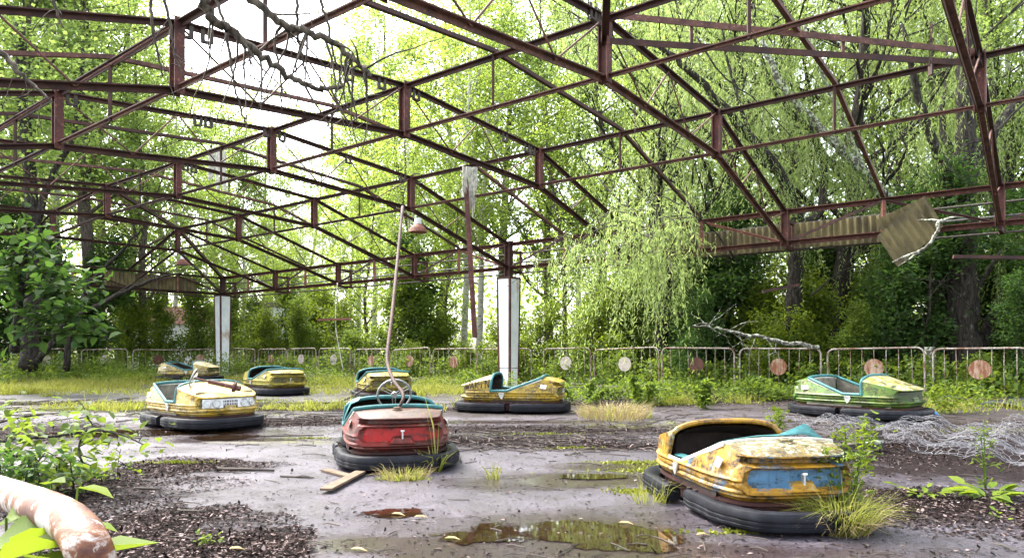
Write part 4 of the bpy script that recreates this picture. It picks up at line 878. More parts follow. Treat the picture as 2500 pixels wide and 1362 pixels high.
# trees with their own limbs: big trunk at the right, leaning willow limbs, left maple
def limb_tree(name, loc, limbs, bark, leaf, label, cat='tree', nl=0, lf=None, group=None):
    root = empty(name, loc, 0, label, cat, group); m = MB(); tw = []
    for pts, r0, r1 in limbs:
        P_ = [Vector(p)-root.location for p in bez(pts, 5)]; n = len(P_)
        P_ = [p+Vector((R.normal(0, .012), R.normal(0, .012), 0))*(r0/.05)**.5 for p in P_]
        m.tube(P_, [r0+(r1-r0)*k/(n-1) for k in range(n)], 8); tw += [(P_[k], P_[k+1], 1.) for k in range(n//3, n-1)]
    m.build('trunk', M[bark], root, True); return root, tw
p = pt(2345, 852, 13.9); b = Vector((p.x, p.y, -.05))
big, tw = limb_tree('willow_tree', b, [([b, pt(2350, 760, 13.9), pt(2352, 600, 13.9), pt(2350, 470, 14), pt(2362, 330, 14.1), pt(2350, 200, 14.3), pt(2375, 60, 14.5)], .34, .10),
    ([pt(2350, 640, 13.9), pt(2312, 440, 13.7), pt(2275, 340, 13.6), pt(2235, 210, 13.5), pt(2200, 60, 13.4)], .14, .04), ([pt(2352, 470, 14), pt(2420, 330, 14.3), pt(2500, 230, 14.6), pt(2590, 120, 15)], .13, .05),
    ([pt(2390, 850, 14.2), pt(2440, 740, 14.3), pt(2500, 640, 14.5), pt(2560, 540, 14.6)], .13, .10), ([pt(2355, 760, 13.9), pt(2440, 620, 14.2), pt(2510, 560, 14.6)], .06, .03), ([pt(2350, 420, 14), pt(2300, 300, 14.6), pt(2330, 120, 15)], .09, .03)], 'bark_dark', None, 'big dark forked willow trunk behind the rightmost fence panels')
link('crown', willow_crown(tw, 300, M['lf_willow'], 'crown'), big)
p = pt(1945, 852, 15.3); b = Vector((p.x, p.y, -.05))
ln, tw = limb_tree('willow_tree', b, [([b, pt(1938, 760, 15.3), pt(1945, 640, 15.3), pt(1950, 540, 15.2), pt(1900, 420, 15), pt(1800, 300, 14.8), pt(1700, 190, 14.7), pt(1610, 110, 14.6)], .20, .05),
    ([pt(1945, 560, 15.2), pt(2010, 500, 15.2), pt(1990, 340, 15.3), pt(1900, 240, 15.4), pt(1850, 120, 15.5), pt(1840, 10, 15.6)], .10, .03), ([pt(1900, 420, 15), pt(1850, 380, 14.9), pt(1790, 200, 15), pt(1760, 60, 15.1)], .07, .02)], 'bark_dark', None, 'dark willow stem leaning left above the corrugated eave sheets')
link('crown', willow_crown(tw, 240, M['lf_willow'], 'crown'), ln)
p = pt(2290, 852, 15.8); b = Vector((p.x, p.y, -.05))
l2, tw = limb_tree('willow_tree', b, [([b, pt(2290, 720, 15.8), pt(2250, 580, 15.6), pt(2180, 500, 15.3), pt(2090, 400, 15.1), pt(1980, 290, 15), pt(1900, 190, 14.9), pt(1860, 100, 14.9)], .20, .05), ([pt(2180, 500, 15.3), pt(2120, 440, 15.2), pt(2020, 210, 15.3), pt(1960, 60, 15.4)], .09, .03)], 'bark_lichen', None, 'lichen grey willow limb leaning left over the hanging corrugated sheet')
link('crown', willow_crown(tw, 240, M['lf_willow'], 'crown'), l2)
# drooping willow spray in front of the eave
root = empty('willow_branch', pt(1600, 640, 14.2), 0, 'pale drooping willow branch hanging over the right eave beside the white pillar', 'branch'); m = MB(); tw = []
for k in range(34):
    sx = random.random()**.8; a = pt(1700-330*sx*random.uniform(.2, 1), 470+130*random.random()+60*sx, random.uniform(13.2, 15.2)); b = a+Vector((random.uniform(-1.5, .3), random.uniform(-1.0, .4), random.uniform(-.9, .05))); c_ = a.lerp(b, .45)+Vector((0, 0, random.uniform(.1, .4))); P_ = [p-root.location for p in bez([a, c_, b], 4)]
    m.tube(P_, [.014-.010*q/8 for q in range(9)], 4); tw += [(P_[q], P_[q+1], 1. if random.random() < .6 else .25) for q in range(8)]
m.build('twigs', M['twig'], root); link('leaves', willow_crown(tw, 250, M['lf_willow'], 'leaves', (.2, 2.2), .115, .02, 26), root)
# dead limbs
def dead(name, pts, r0, r1, label, bark='bark', nt=10, tl=.6, cat='branch', down=.5):
    root = empty(name, pts[0], 0, label, cat); m = MB(); P_ = [Vector(p)-root.location for p in bez(pts, 6)]; n = len(P_); P_ = [p+Vector((R.normal(0, r0*.35), R.normal(0, r0*.35), R.normal(0, r0*.35))) for p in P_]
    m.tube(P_, [r0+(r1-r0)*k/(n-1) for k in range(n)], 7); m.build('limb', M[bark], root, True)
    t_ = MB()
    for k in range(nt):
        i = random.randrange(n//5, n-1); a = P_[i]; d = Vector((random.uniform(-1, 1), random.uniform(-.6, .6), random.uniform(-1, .7)-down)).normalized(); L_ = tl*random.uniform(.4, 1.2); pts2 = [a]
        for q in range(5): d = (d+Vector((random.uniform(-.3, .3), random.uniform(-.3, .3), random.uniform(-.25, .1)))).normalized(); pts2.append(pts2[-1]+d*L_/5)
        t_.tube(pts2, [max(.003, r1*.7*(1-q/6)) for q in range(6)], 4)
        if random.random() < .6: e = pts2[3]; t_.tube([e, e+Vector((random.uniform(-1, 1), random.uniform(-.5, .5), random.uniform(-1, .3))).normalized()*L_*.35], [r1*.35, .002], 4)
    if nt: tag(t_.build('twig', M[bark], root, True), kind='stuff')
    return root
dead('dead_branch', [pt(2000, 850, 13.0), pt(1900, 832, 12.8), pt(1800, 812, 12.9), pt(1740, 800, 13), pt(1690, 795, 13.1)], .045, .012, 'grey lichen covered dead branch lying across the fence top', bark='bark_lichen', nt=14, tl=.9, down=0)
dead('dead_branch', [pt(2180, 640, 11.4), pt(2250, 610, 11.3), pt(2285, 572, 11.2), pt(2292, 545, 11.2), pt(2300, 540, 11.2)], .018, .034, 'short pale dead branch hooked on the eave at right', bark='bark_lichen', nt=3, tl=.4, down=0)
dead('dead_branch', [pt(490, -60, 4.3), pt(500, 20, 4.3), pt(530, 55, 4.35), pt(575, 80, 4.4), pt(635, 135, 4.45), pt(690, 175, 4.5), pt(745, 208, 4.55), pt(790, 214, 4.6), pt(835, 210, 4.65)], .034, .012, 'thick bent dead branch hanging in from the top edge', nt=12, tl=.55)
dead('dead_branch', [pt(560, -50, 4.8), pt(620, 5, 4.8), pt(690, 55, 4.8), pt(760, 80, 4.8), pt(820, 110, 4.8), pt(850, 135, 4.8), pt(880, 160, 4.75), pt(905, 185, 4.7)], .03, .014, 'dead branch with many hanging twigs at the top centre', nt=18, tl=.7)
for pts, lab in [([(690, 60), (672, 100), (684, 180), (688, 268)], 'dark twig hanging straight down from the upper dead branch'), ([(850, 135), (842, 180), (862, 240), (872, 290)], 'dark twig hanging by the end of the upper dead branch'), ([(400, -10), (418, 70), (425, 130), (448, 190)], 'thin lichened twig hanging over the left purlin post'),
                 ([(525, -10), (550, 70), (562, 150), (585, 260), (605, 312)], 'long thin twig hanging below the bright sky'), ([(370, -10), (372, 60), (385, 130), (395, 185)], 'knotty twig hanging in the top left'), ([(725, 0), (728, 90), (742, 160), (760, 205)], 'lichened twig hanging at the top centre'), ([(130, -10), (142, 40), (155, 70)], 'short twig hanging from the top left edge'),
                 ([(780, -5), (800, 60), (815, 130), (850, 270)], 'longest thin twig hanging across the middle arch'), ([(0, 120), (40, 170), (90, 215), (130, 250)], 'yellow lichened branch slanting at the left edge')]:
    dead('hanging_twig', [pt(x, y, 4.9) for x, y in pts], .012 if 'yellow' not in lab else .022, .005, lab, nt=4, tl=.25, cat='twig')

for pts, r0, nt, lab in [([(1480, 700, 16), (1560, 740, 16), (1650, 760, 15.8), (1760, 800, 15.6)], .02, 22, 'tangle of bare twigs low behind the willow spray'), ([(1980, 720, 14.8), (2060, 660, 14.8), (2140, 640, 14.9), (2200, 560, 15)], .02, 18, 'bare dark branch under the hanging corrugated sheet'), ([(2420, 800, 13.6), (2360, 740, 13.5), (2300, 690, 13.4), (2240, 680, 13.3)], .018, 18, 'bare branch crossing in front of the big willow trunk'),
        ([(1800, 640, 14.6), (1740, 560, 14.4), (1680, 520, 14.3), (1600, 500, 14.2)], .02, 20, 'bare dark branch over the eave beside the corrugated strip'), ([(250, 735, 21.6), (330, 690, 21.5), (400, 655, 21.4), (470, 650, 21.4), (520, 690, 21.3)], .02, 30, 'dry vine tangle over the far left eave'), ([(2500, 250, 12.8), (2420, 330, 12.7), (2350, 360, 12.7), (2280, 420, 12.6)], .022, 16, 'crooked bare branch at the upper right edge'), ([(1700, 90, 14), (1760, 180, 13.8), (1850, 250, 13.6), (1930, 330, 13.6)], .022, 20, 'bare twiggy branch among the upper willow leaves')]:
    dead('dead_branch', [pt(*q_) for q_ in pts], r0, .006, lab, bark='bark_dark' if 'vine' not in lab else 'twig', nt=nt, tl=.9, down=.1)
# maple reaching in from the left
def leafy_branches(name, loc, segs, mat, n, L, Wd, sig, label, cat, bark='bark_dark', hexa=False, droop=-.15, up=.7, group=None, part='leaves'):
    root = empty(name, loc, 0, label, cat, group); m = MB(); tw = []
    for pts, r0, r1 in segs:
        P_ = [Vector(p)-root.location for p in bez(pts, 4)]; k_ = len(P_); m.tube(P_, [r0+(r1-r0)*k/(k_-1) for k in range(k_)], 6); tw += [(P_[k], P_[k+1], .3+k/k_) for k in range(k_-1)]
        for k in range(3, k_, 2):
            d = Vector((random.uniform(-1, 1), random.uniform(-1, 1), random.uniform(-.5, .7))).normalized(); e = P_[k]+d*random.uniform(.2, .7)*sig*3; m.tube([P_[k], e], [max(.003, r1*.8), .003], 4); tw.append((P_[k], e, 1.3))
    m.build('stems', M[bark], root, True); link(part, crown(tw, n, L, Wd, sig, M[mat], part, droop, up, hexa), root); return root
b = pt(35, 860, 15); segs = [([b, pt(45, 760, 15), pt(60, 640, 15), pt(70, 540, 15.2)], .10, .03)]
for k in range(13): y = random.uniform(640, 880); segs.append(([pt(40, y, 15), pt(100+random.uniform(-30, 30), y-40, 14.6), pt(random.uniform(90, 270), y+random.uniform(-50, 20), random.uniform(13.8, 15))], .02, .006))
for k in range(4): y = random.uniform(600, 720); segs.append(([pt(60, y, 15), pt(30, y-40, 15), pt(random.uniform(-70, 60), y+random.uniform(-50, 60), random.uniform(14, 15.5))], .02, .006))
leafy_branches('maple_tree', b, segs, 'lf_dark', 620, .23, .19, .2, 'young maple with big dark green leaves at the left edge', 'tree', hexa=True)
b = pt(70, 900, 18); ll_, tw = limb_tree('leaning_tree', b, [([b, pt(110, 860, 18), pt(160, 790, 18), pt(250, 740, 18), pt(330, 700, 18), pt(400, 675, 18.2), pt(440, 668, 18.4)], .09, .02), ([b, pt(75, 760, 18.3), pt(85, 560, 18.6), pt(60, 300, 19), pt(50, 60, 19.5)], .22, .12),
    ([pt(160, 905, 18.6), pt(175, 800, 18.6), pt(215, 700, 18.6), pt(300, 610, 18.6), pt(345, 560, 18.6)], .09, .02), ([pt(190, 780, 18.6), pt(230, 810, 18.6), pt(280, 835, 18.6)], .05, .01), ([pt(85, 560, 18.6), pt(130, 420, 18.8), pt(180, 330, 19), pt(200, 120, 19.3)], .1, .05)], 'bark_dark', None, 'dark trunks leaning right at the left edge behind the maple')
tw = [t_ for t_ in tw if (t_[0]+ll_.location).z > 4.2]; link('crown', crown(tw, 3600, .13, .1, .5, M['lf_aspen'], 'crown', clump=True), ll_)

# ------------------------------------------------------------------ hanging things
def pendant(p, s, label):
    root = empty('pendant_lamp', p, 0, label, 'lamp'); prof = [(.05, .27), (.055, .17), (.075, .15), (.12, .11), (.165, .05), (.18, .0), (.185, -.01), (.172, -.01), (.15, .05), (.1, .1)]; n = 24
    vv = [(r*s*math.cos(2*math.pi*k/n), r*s*math.sin(2*math.pi*k/n), z*s) for r, z in prof[2:] for k in range(n)]; q = len(prof)-2
    link('shade', mesh('shade', vv, [(a*n+k, a*n+(k+1) % n, (a+1)*n+(k+1) % n, (a+1)*n+k) for a in range(q-1) for k in range(n)], M['rust_pink'], True, 50), root)
    m = MB(); m.tube([(0, 0, .27*s), (0, 0, .15*s)], [.058*s, .075*s], 16); m.build('cap', M['white_panel'], root, True, 50)
    m = MB(); m.tube([(0, 0, .27*s), (0, 0, .42*s)], .012*s, 6); m.build('stem', M['rust'], root)
pendant(pt(1020, 566, 15.9), 1.15, 'rusty red bell lamp hanging near the middle of the frame'); pendant(pt(447, 646, 23.5), 1.2, 'pale rusty bell lamp hanging over the far left car')
# chains, wires, loose steel
def chain(name, p, q, label, r=.006):
    m = MB(); p, q = Vector(p), Vector(q); n = int((q-p).length/.05); d = (q-p)/n
    for k in range(n):
        o = Vector((.012, 0, 0)) if k % 2 else Vector((0, .012, 0)); a = p+d*(k-.15); b = p+d*(k+1.15); m.tube([a+o, b+o], r, 4); m.tube([a-o, b-o], r, 4)
    return tag(m.build(name, M['rust'], None), label, 'chain')
chain('chain', pt(988, 325, 14.5), pt(990, 435, 14.5), 'rusty chain hanging below the middle arch'); c1 = chain('chain', pt(2274, 55, 7.2), pt(2272, 160, 7.2), 'rusty chain with a small plate at the top right')
m = MB(); a = pt(2272, 160, 7.2)-c1.location; m.bar(a-Z3*.0, a-Z3*.1, .07, .015); m.build('plate', M['rust'], c1)
chain('chain', pt(1550, 245, 10.6), pt(1550, 325, 10.6), 'thin chain hanging at the near right arch', .004)
p = pt(1135, 405, 14.2); m = MB(); m.angle(p, pt(1159, 822, 13.2), .10, .014, (0, 1, 0)); tag(m.build('hanging_beam', M['rust_red'], None), 'long rusty steel angle hanging upright from the middle purlin', 'beam')
def rag(p, w, h, label, n=9):
    root = empty('rag', p, 0, label, 'rag'); rr = random.Random(int(p.x*100)); 
    for k in range(n):
        x = (k/(n-1)-.5)*w; L_ = h*rr.uniform(.45, 1.); rows = []
        for q in range(5): rows.append([(x-w/n*.7+rr.uniform(-.02, .02), rr.uniform(-.03, .03), -L_*q/4), (x+rr.uniform(-.02, .02), rr.uniform(-.06, .02), -L_*q/4), (x+w/n*.7+rr.uniform(-.02, .02), rr.uniform(-.03, .03), -L_*q/4)])
        cloth('strip', rows, 'rag', root)
rag(pt(1146, 408, 14.1), .26, 1.05, 'bleached ragged cloth draped behind the hanging steel angle'); rag(pt(531, 362, 17.5), .4, 1.15, 'grey ragged cloth hanging in the bright gap at left')
m = MB(); a, b = pt(776, 781, 17.5), pt(856, 778, 17.5); m.bar(a, b, .07, .05); hb = m.build('hanging_bar', M['rust_pink'], None); tag(hb, 'rusty crossbar hanging on a pale cord at the back', 'hanging bar')
m = MB(); m.tube(bez([pt(824, 690, 17.5), pt(820, 740, 17.5), pt(820, 800, 17.5), pt(828, 850, 17.5), pt(838, 905, 17.5)], 5), .012, 5); m.build('cord', M['rag'], hb, True)
m = MB(); m.tube(bez([pt(1000, 436, 15.3), pt(1010, 425, 15.3), pt(1035, 428, 15.3), pt(1040, 440, 15.3), pt(1025, 448, 15.3), pt(1003, 440, 15.3), pt(988, 460, 15.3), pt(984, 500, 15.3)], 6), .012, 5); tag(m.build('cable', M['twig'], None, True), 'loose looped cable on the middle purlin post', 'cable')
m = MB(); m.bar(pt(2327, 627, 10.5), pt(2520, 630, 10.2), .10, .05); tag(m.build('loose_beam', M['rust'], None), 'dark steel bar hanging level below the right eave', 'beam')
m = MB(); m.bar(pt(1862, 712, 13), pt(1950, 695, 13), .08, .05); tag(m.build('loose_bar', M['rust'], None), 'short rusty bar caught in the branches right of the pillar', 'beam')
m = MB(); w6 = y6.matrix_world if False else None
m.tube(bez([at(788, 988)+Z3*.03, pt(830, 980, 12.2), pt(880, 955, 12.4), pt(935, 912, 12.9)], 8), .016, 6); tag(m.build('leaning_rod', M['twig'], None, True), 'thin bent rod leaning on the olive yellow car', 'rod')
# old tree stumps used as posts
def stump(px, py, h, r, label):
    c = at(px, py); m = MB(); b = Vector((c.x, c.y, c.z-.05)); m.tube([b, b+Z3*(h*.12), b+Z3*(h*.5), b+Vector((-.02, 0, h))], [r*1.7, r*1.15, r, r*.95], 12); tag(m.build('stump_post', M['bark_lichen'], None, True, 60), label, 'post')
stump(860, 922, .85, .14, 'pale weathered post behind the olive yellow car'); stump(2272, 968, .98, .10, 'lichened pale post at the joint of the fence behind the green car')

# ------------------------------------------------------------------ foreground rail and plants
def cm(x, y, D): return pt(x, y, D)
rail = [cm(-330, 1120, 1.62), cm(-120, 1165, 1.42), cm(30, 1210, 1.27), cm(110, 1240, 1.12), cm(160, 1266, 1.03), cm(192, 1296, .975), cm(212, 1330, .94), cm(226, 1370, .94), cm(245, 1500, .94), cm(262, 1700, .94), cm(275, 2700, .94)]
m = MB(); rp = bez(rail, 8); m.tube(rp, .0285, 24); tag(m.build('hand_rail', M['pipe'], None, True), 'bent rusty pipe hand rail with flaking white paint at the near left', 'hand rail')
# sprawling leafy branch over the floor at left
b = at(-40, 1150); segs = []
mp_ = lambda x, y, D: pt(x, y, D)
segs.append(([mp_(-60, 1085, 5.3), mp_(60, 1070, 5.2), mp_(150, 1062, 5.1), mp_(230, 1050, 5.0), mp_(300, 1062, 4.9), mp_(350, 1085, 4.8)], .016, .004))
segs.append(([mp_(-60, 1050, 5.6), mp_(20, 1025, 5.5), mp_(100, 1012, 5.4)], .014, .004)); segs.append(([mp_(-60, 1100, 5.2), mp_(60, 1115, 5.0), mp_(140, 1110, 4.8)], .014, .004))
segs.append(([mp_(200, 1060, 5), mp_(192, 1100, 4.9), mp_(205, 1135, 4.9), at(215, 1150)], .008, .006)); segs.append(([mp_(230, 1050, 5.0), mp_(222, 1030, 5.0), mp_(212, 1020, 5.0)], .006, .003))
segs.append(([at(20, 1180), mp_(30, 1120, 4.9), mp_(10, 1060, 5)], .012, .004)); segs.append(([at(80, 1180), mp_(85, 1140, 4.7), mp_(110, 1105, 4.7)], .01, .004)); segs.append(([at(120, 1180), mp_(140, 1140, 4.7), mp_(160, 1120, 4.7)], .01, .004))
leafy_branches('bramble_bush', b, segs, 'lf_shrub', 400, .085, .062, .085, 'leafy green bush sprawling over the floor at the left edge', 'bush', hexa=True, droop=-.1, up=.8)
b = at(60, 1175); segs = [([at(x, 1190), mp_(x+random.uniform(-15, 15), y, D)], .006, .003) for x, y, D in [(-20, 1080, 4.6), (20, 1110, 4.6), (60, 1120, 4.5), (100, 1115, 4.5), (140, 1125, 4.5), (180, 1130, 4.4), (0, 1135, 4.4), (70, 1145, 4.3)]]
leafy_branches('low_bush', b, segs, 'lf_dark', 300, .065, .045, .07, 'darker low leaves at the foot of the sprawling bush', 'bush', hexa=True, droop=0, up=.8)
for px, py, h, n, L, lab in [(288, 1172, .24, 40, .05, 'small leafy seedling on the dark litter'), (248, 1175, .06, 14, .05, 'tiny seedling beside the leafy seedling'), (500, 1330, .05, 46, .03, 'small yellow green sprig on the litter in the foreground')]:
    c = at(px, py); leafy_branches('seedling', c, [([c, c+Z3*h*.5, c+Vector((.02, 0, h))], .004, .002), ([c, c+Vector((.05, .02, h*.5))], .003, .002)], 'lf_lime', n, L, L*.7, h*.22+.01, lab, 'plant', hexa=True, droop=.1, up=.8)
# big leaves under the rail
big_l = []
b = Vector((-.75, .95, gz(-.7, .95))); C, Dr, Ls, Ws = [], [], [], []
for x, y, D, L_, dx, dz in [(15, 1262, 1.15, .085, .6, .25), (0, 1310, 1.08, .10, .8, .1), (75, 1335, 1.05, .11, .8, .35), (20, 1345, 1.0, .07, .5, .3), (205, 1280, 1.25, .06, .9, -.1), (190, 1190, 1.5, .08, .9, -.15), (110, 1182, 1.6, .07, .7, .2), (60, 1362, .95, .10, .9, -.05), (150, 1385, .95, .12, .6, .2), (-20, 1290, 1.2, .1, .7, .3), (40, 1240, 1.3, .07, .6, .3), (100, 1300, 1.25, .08, .8, .2), (-10, 1370, .95, .09, .7, .2), (130, 1270, 1.35, .06, .8, .1), (160, 1330, 1.3, .07, .5, -.2)]:
    C.append(tuple(pt(x, y, D))); Dr.append((dx, random.uniform(-.4, .3), dz)); Ls.append(L_); Ws.append(L_*.78)
v, q = leaf_arrays(np.array(C)-np.array(b), np.array(Dr), Ls, Ws, .75, .1, True); root = empty('broadleaf_plant', b, 0, 'broad green leaves below the rusty hand rail', 'plant'); link('leaves', leaf_mesh('leaves', [(v, q)], M['lf_lime']), root)
m = MB()
for c_ in C: e = Vector(c_)-b; m.tube([Vector((e.x*.6, e.y+.05, 0)), e*.7+Vector((0, .03, -.05)), e], .0025, 4)
m.build('stems', M['lf_shrub'], root)

# ------------------------------------------------------------------ grass, weeds, moss, litter
def tuft(name, c, n, h, spread, lean_, mat, label, cat='grass tuft', wd=.006, extra=None):
    c = Vector(c); a = R.uniform(0, 2*math.pi, n); r = spread*np.sqrt(R.random(n)); B = np.stack([r*np.cos(a), r*np.sin(a), np.zeros(n)], 1)
    D1 = unit(np.stack([np.cos(a)*lean_*R.uniform(.1, .9, n)+R.normal(0, .22, n), np.sin(a)*lean_*R.uniform(.1, .9, n)+R.normal(0, .22, n), np.ones(n)], 1)); H = h*R.uniform(.45, 1.1, (n, 1)); M1 = B+D1*H*.55
    D2 = unit(D1+np.stack([np.cos(a), np.sin(a), -.75*np.ones(n)], 1)*lean_*R.uniform(.1, 1.6, (n, 1))+R.normal(0, .15, (n, 3))); T_ = M1+D2*H*.5; S = unit(np.cross(D1, R.normal(0, 1, (n, 3))))*wd
    v = np.stack([B-S*.5, B+S*.5, M1+S*.45, M1-S*.45, T_], 1).reshape(-1, 3); b = np.arange(n)[:, None]*5; q = np.concatenate([b+np.array([[0, 1, 2, 3]]), b+np.array([[3, 2, 4, 4]])], 0)
    f = [tuple(x) if x[2] != x[3] else tuple(x[:3]) for x in q.tolist()]
    return v, f
def tuft_obj(name, specs, c, label, cat):
    root = empty(name, c, 0, label, cat)
    for part, mat, (v, f) in specs: link(part, mesh(part, v, f, M[mat]), root)
    return root
c = at(2075, 1312); c.y += .12
w = tuft_obj('grass_tuft', [('green_blades', 'grass', tuft('', c, 760, .34, .13, .9, 'grass', '', wd=.0042)), ('dry_blades', 'straw', tuft('', c, 220, .3, .16, 1.6, 'straw', '', wd=.0032))], c, 'big yellow green grass tuft at the bumper of the blue car', 'grass tuft')
c = at(1062, 1150); tuft_obj('grass_tuft', [('green_blades', 'grass', tuft('', c, 44, .26, .05, .8, 'grass', '', wd=.011)), ('tall_blades', 'grass', tuft('', c, 6, .62, .02, .12, '', '', wd=.012))], c, 'long bladed green grass tuft in front of the red car', 'grass tuft')
c = at(985, 1166); tuft_obj('grass_tuft', [('green_blades', 'grass', tuft('', c, 190, .1, .16, .9, '', '')), ('dry_blades', 'straw', tuft('', c, 120, .16, .2, 1., '', '', wd=.004))], c, 'low dry grass patch below the red car bumper', 'grass tuft')
c = at(1205, 1168); tuft_obj('grass_tuft', [('green_blades', 'grass', tuft('', c, 40, .13, .05, .35, '', ''))], c, 'small grass tuft alone on the open floor', 'grass tuft')
c = at(1590, 1225); tuft_obj('grass_tuft', [('green_blades', 'grass', tuft('', c, 110, .22, .12, .9, '', '', wd=.004))], c, 'sparse grass at the bumper gap of the blue car', 'grass tuft')
c = at(1500, 1020); tuft_obj('grass_tuft', [('dry_blades', 'straw', tuft('', c, 420, .3, .5, .8, '', '', wd=.009)), ('green_blades', 'grass', tuft('', c, 160, .25, .5, .7, '', '', wd=.009))], c, 'dry straw coloured grass right of the graffiti car', 'grass tuft')
c = at(1480, 1012); tuft_obj('grass_tuft', [('dry_blades', 'straw', tuft('', c, 250, .22, .4, .8, '', '', wd=.009))], c, 'pale dry grass at the tail of the graffiti car', 'grass tuft')
# tall weeds
def weed(px, py, hs, spread, nl, L, Wd, label, mat='lf_lime', off=0):
    c = at(px, py); c.y += off; segs = []
    for h in hs: a = random.uniform(0, 6.28); r = spread*random.random(); b_ = c+Vector((math.cos(a)*r*.4, math.sin(a)*r*.4, 0)); segs.append(([b_, b_+Vector((math.cos(a)*r*.5, math.sin(a)*r*.5, h*.55)), b_+Vector((math.cos(a)*r, math.sin(a)*r, h))], .005, .002))
    leafy_branches('weed', c, segs, mat, nl, L, Wd, .035, label, 'weed', 'lf_shrub', hexa=True, droop=.2, up=.5)
weed(2085, 1305, (.62, .5, .42, .55), .16, 420, .05, .017, 'tall ragged weed rising beside the blue car', off=.15)
weed(1905, 1062, (.3, .22, .26), .12, 160, .05, .03, 'small weed behind the hood of the blue car', 'lf_lime')
weed(1940, 965, (.5, .6, .4, .5), .35, 320, .09, .05, 'weeds by the front of the green car', 'lf_shrub')
weed(1720, 1000, (.35, .45, .3), .3, 320, .08, .05, 'weeds between the golden and the green car', 'lf_shrub'); weed(1560, 985, (.4, .35, .5, .3), .5, 460, .09, .06, 'broadleaf weeds behind the dry grass', 'lf_shrub'); weed(1420, 985, (.3, .4, .25), .4, 300, .08, .05, 'weeds behind the graffiti car', 'lf_shrub')
weed(2310, 1010, (.4, .3, .35), .35, 260, .06, .03, 'yellowing weeds in front of the black roofing felt', 'lf_lime'); weed(2410, 1195, (.5, .42), .05, 70, .06, .012, 'thin tall weed stems above the rosette at right', 'lf_shrub')
def rosette(px, py, n, L_, Wd, label):
    c = at(px, py); a = R.uniform(0, 6.28, n); C_ = np.stack([np.cos(a)*.05, np.sin(a)*.05, .02+R.random(n)*.03], 1)*R.uniform(.2, 3.2, (n, 1))*np.array([1, 1, .5]); v, q = leaf_arrays(C_, np.stack([np.cos(a), np.sin(a), R.uniform(-.05, .45, n)], 1), L_*R.uniform(.6, 1.2, n), Wd*R.uniform(.7, 1.2, n), .85, .05, True)
    r_ = empty('rosette_weed', c, 0, label, 'weed'); link('leaves', leaf_mesh('leaves', [(v, q)], M['lf_lime']), r_)
rosette(2410, 1215, 34, .15, .06, 'bright green lobed rosette weed at the right edge'); rosette(2255, 1210, 22, .10, .04, 'smaller green rosette weed left of the larger one'); rosette(2455, 1270, 10, .06, .03, 'tiny rosette weed below the large one')
# mown looking grass and weeds near the fence: uncountable
def inpatch(items, n, sp=.9):
    out = []
    for it in items:
        c = at(*it[:2]); k = int(n*it[4]); a = R.uniform(0, 6.28, k); r = np.abs(R.normal(0, .55, k)); x = c.x+it[2]*r*np.cos(a); y = c.y+it[3]*r*np.sin(a); out.append(np.stack([x, y, gz(x, y)], 1))
    return np.concatenate(out)
def grass_sheet(name, pts, h, wd, mat, label):
    n = len(pts); D1 = unit(np.stack([R.normal(0, .35, n), R.normal(0, .35, n), np.ones(n)], 1)); v, q = leaf_arrays(pts, D1, h*R.uniform(.4, 1.3, n), wd*R.uniform(.7, 1.3, n), .0, .05); tag(link(name, leaf_mesh(name, [(v, q)], M[mat])), label, 'grass', None, 'stuff')
def onfloor(p): d = p[:, :2]-O0; v_ = d @ V; u_ = d @ U; return p[(v_ > -.25) & (u_ < 5*BAY+.3)]
gc = onfloor(inpatch([(300, 1000, 2.6, .5, .18), (700, 1000, 2.2, .5, .18), (1050, 1005, 1.2, .4, .08), (150, 945, 3.5, 2.0, 1.3), (330, 935, 2.5, 1.8, 1.1), (800, 935, 3, 2.2, 1.0), (620, 925, 3, 2, .7), (1070, 955, 1.5, 1.6, 1.0), (1090, 935, 2, 2, .6), (20, 960, 2, 1.2, .8), (560, 960, 2.5, 1., .35), (1700, 985, 2.5, .6, .2), (2300, 1000, 2, .8, .2)], 130))
V_, F_ = [], []; k = 0
for c in gc:
    v, f = tuft('', c, int(R.integers(8, 60)), R.uniform(.06, .3), R.uniform(.05, .3), R.uniform(.4, 1.1), '', '', '', wd=.010); V_.append(v+c); F_ += [tuple(i_+k for i_ in q_) for q_ in f]; k += len(v)
tag(link('grass', mesh('grass', np.concatenate(V_), F_, M['grass'])), 'ragged yellow green grass clumps on the far side of the floor', 'grass', None, 'stuff')
gs = onfloor(inpatch([(150, 950, 3.5, 1.6, 1.), (800, 945, 4, 2., 1.), (1080, 955, 2, 1.2, 1.), (450, 955, 3, 1., .8)], 1900)); v, q = leaf_arrays(gs, unit(np.stack([R.normal(0, .8, len(gs)), R.normal(0, .8, len(gs)), np.ones(len(gs))], 1)), .07*R.uniform(.3, 1.4, len(gs)), .02*R.uniform(.6, 1.3, len(gs)), 0., .05); tag(link('low_grass', leaf_mesh('low_grass', [(v, q)], M['grass'])), 'low mossy grass on the far floor', 'grass', None, 'stuff')
def clusters(name, items, n, per, mat, hh, L_, label):
    cc = onfloor(inpatch(items, n)); C = []
    for c in cc:
        m_ = int(per*R.uniform(.4, 1.4)); h = hh*R.uniform(.4, 1.2); C.append(c+np.stack([R.normal(0, .13, m_), R.normal(0, .13, m_), h*R.random(m_)], 1))
    C = np.concatenate(C); v, q = leaf_arrays(C, rdir(len(C), .1, .6), L_*R.uniform(.5, 1.3, len(C)), L_*.6*R.uniform(.6, 1.2, len(C)), .7, .1); tag(link(name, leaf_mesh(name, [(v, q)], M[mat])), label, 'weeds', None, 'stuff')
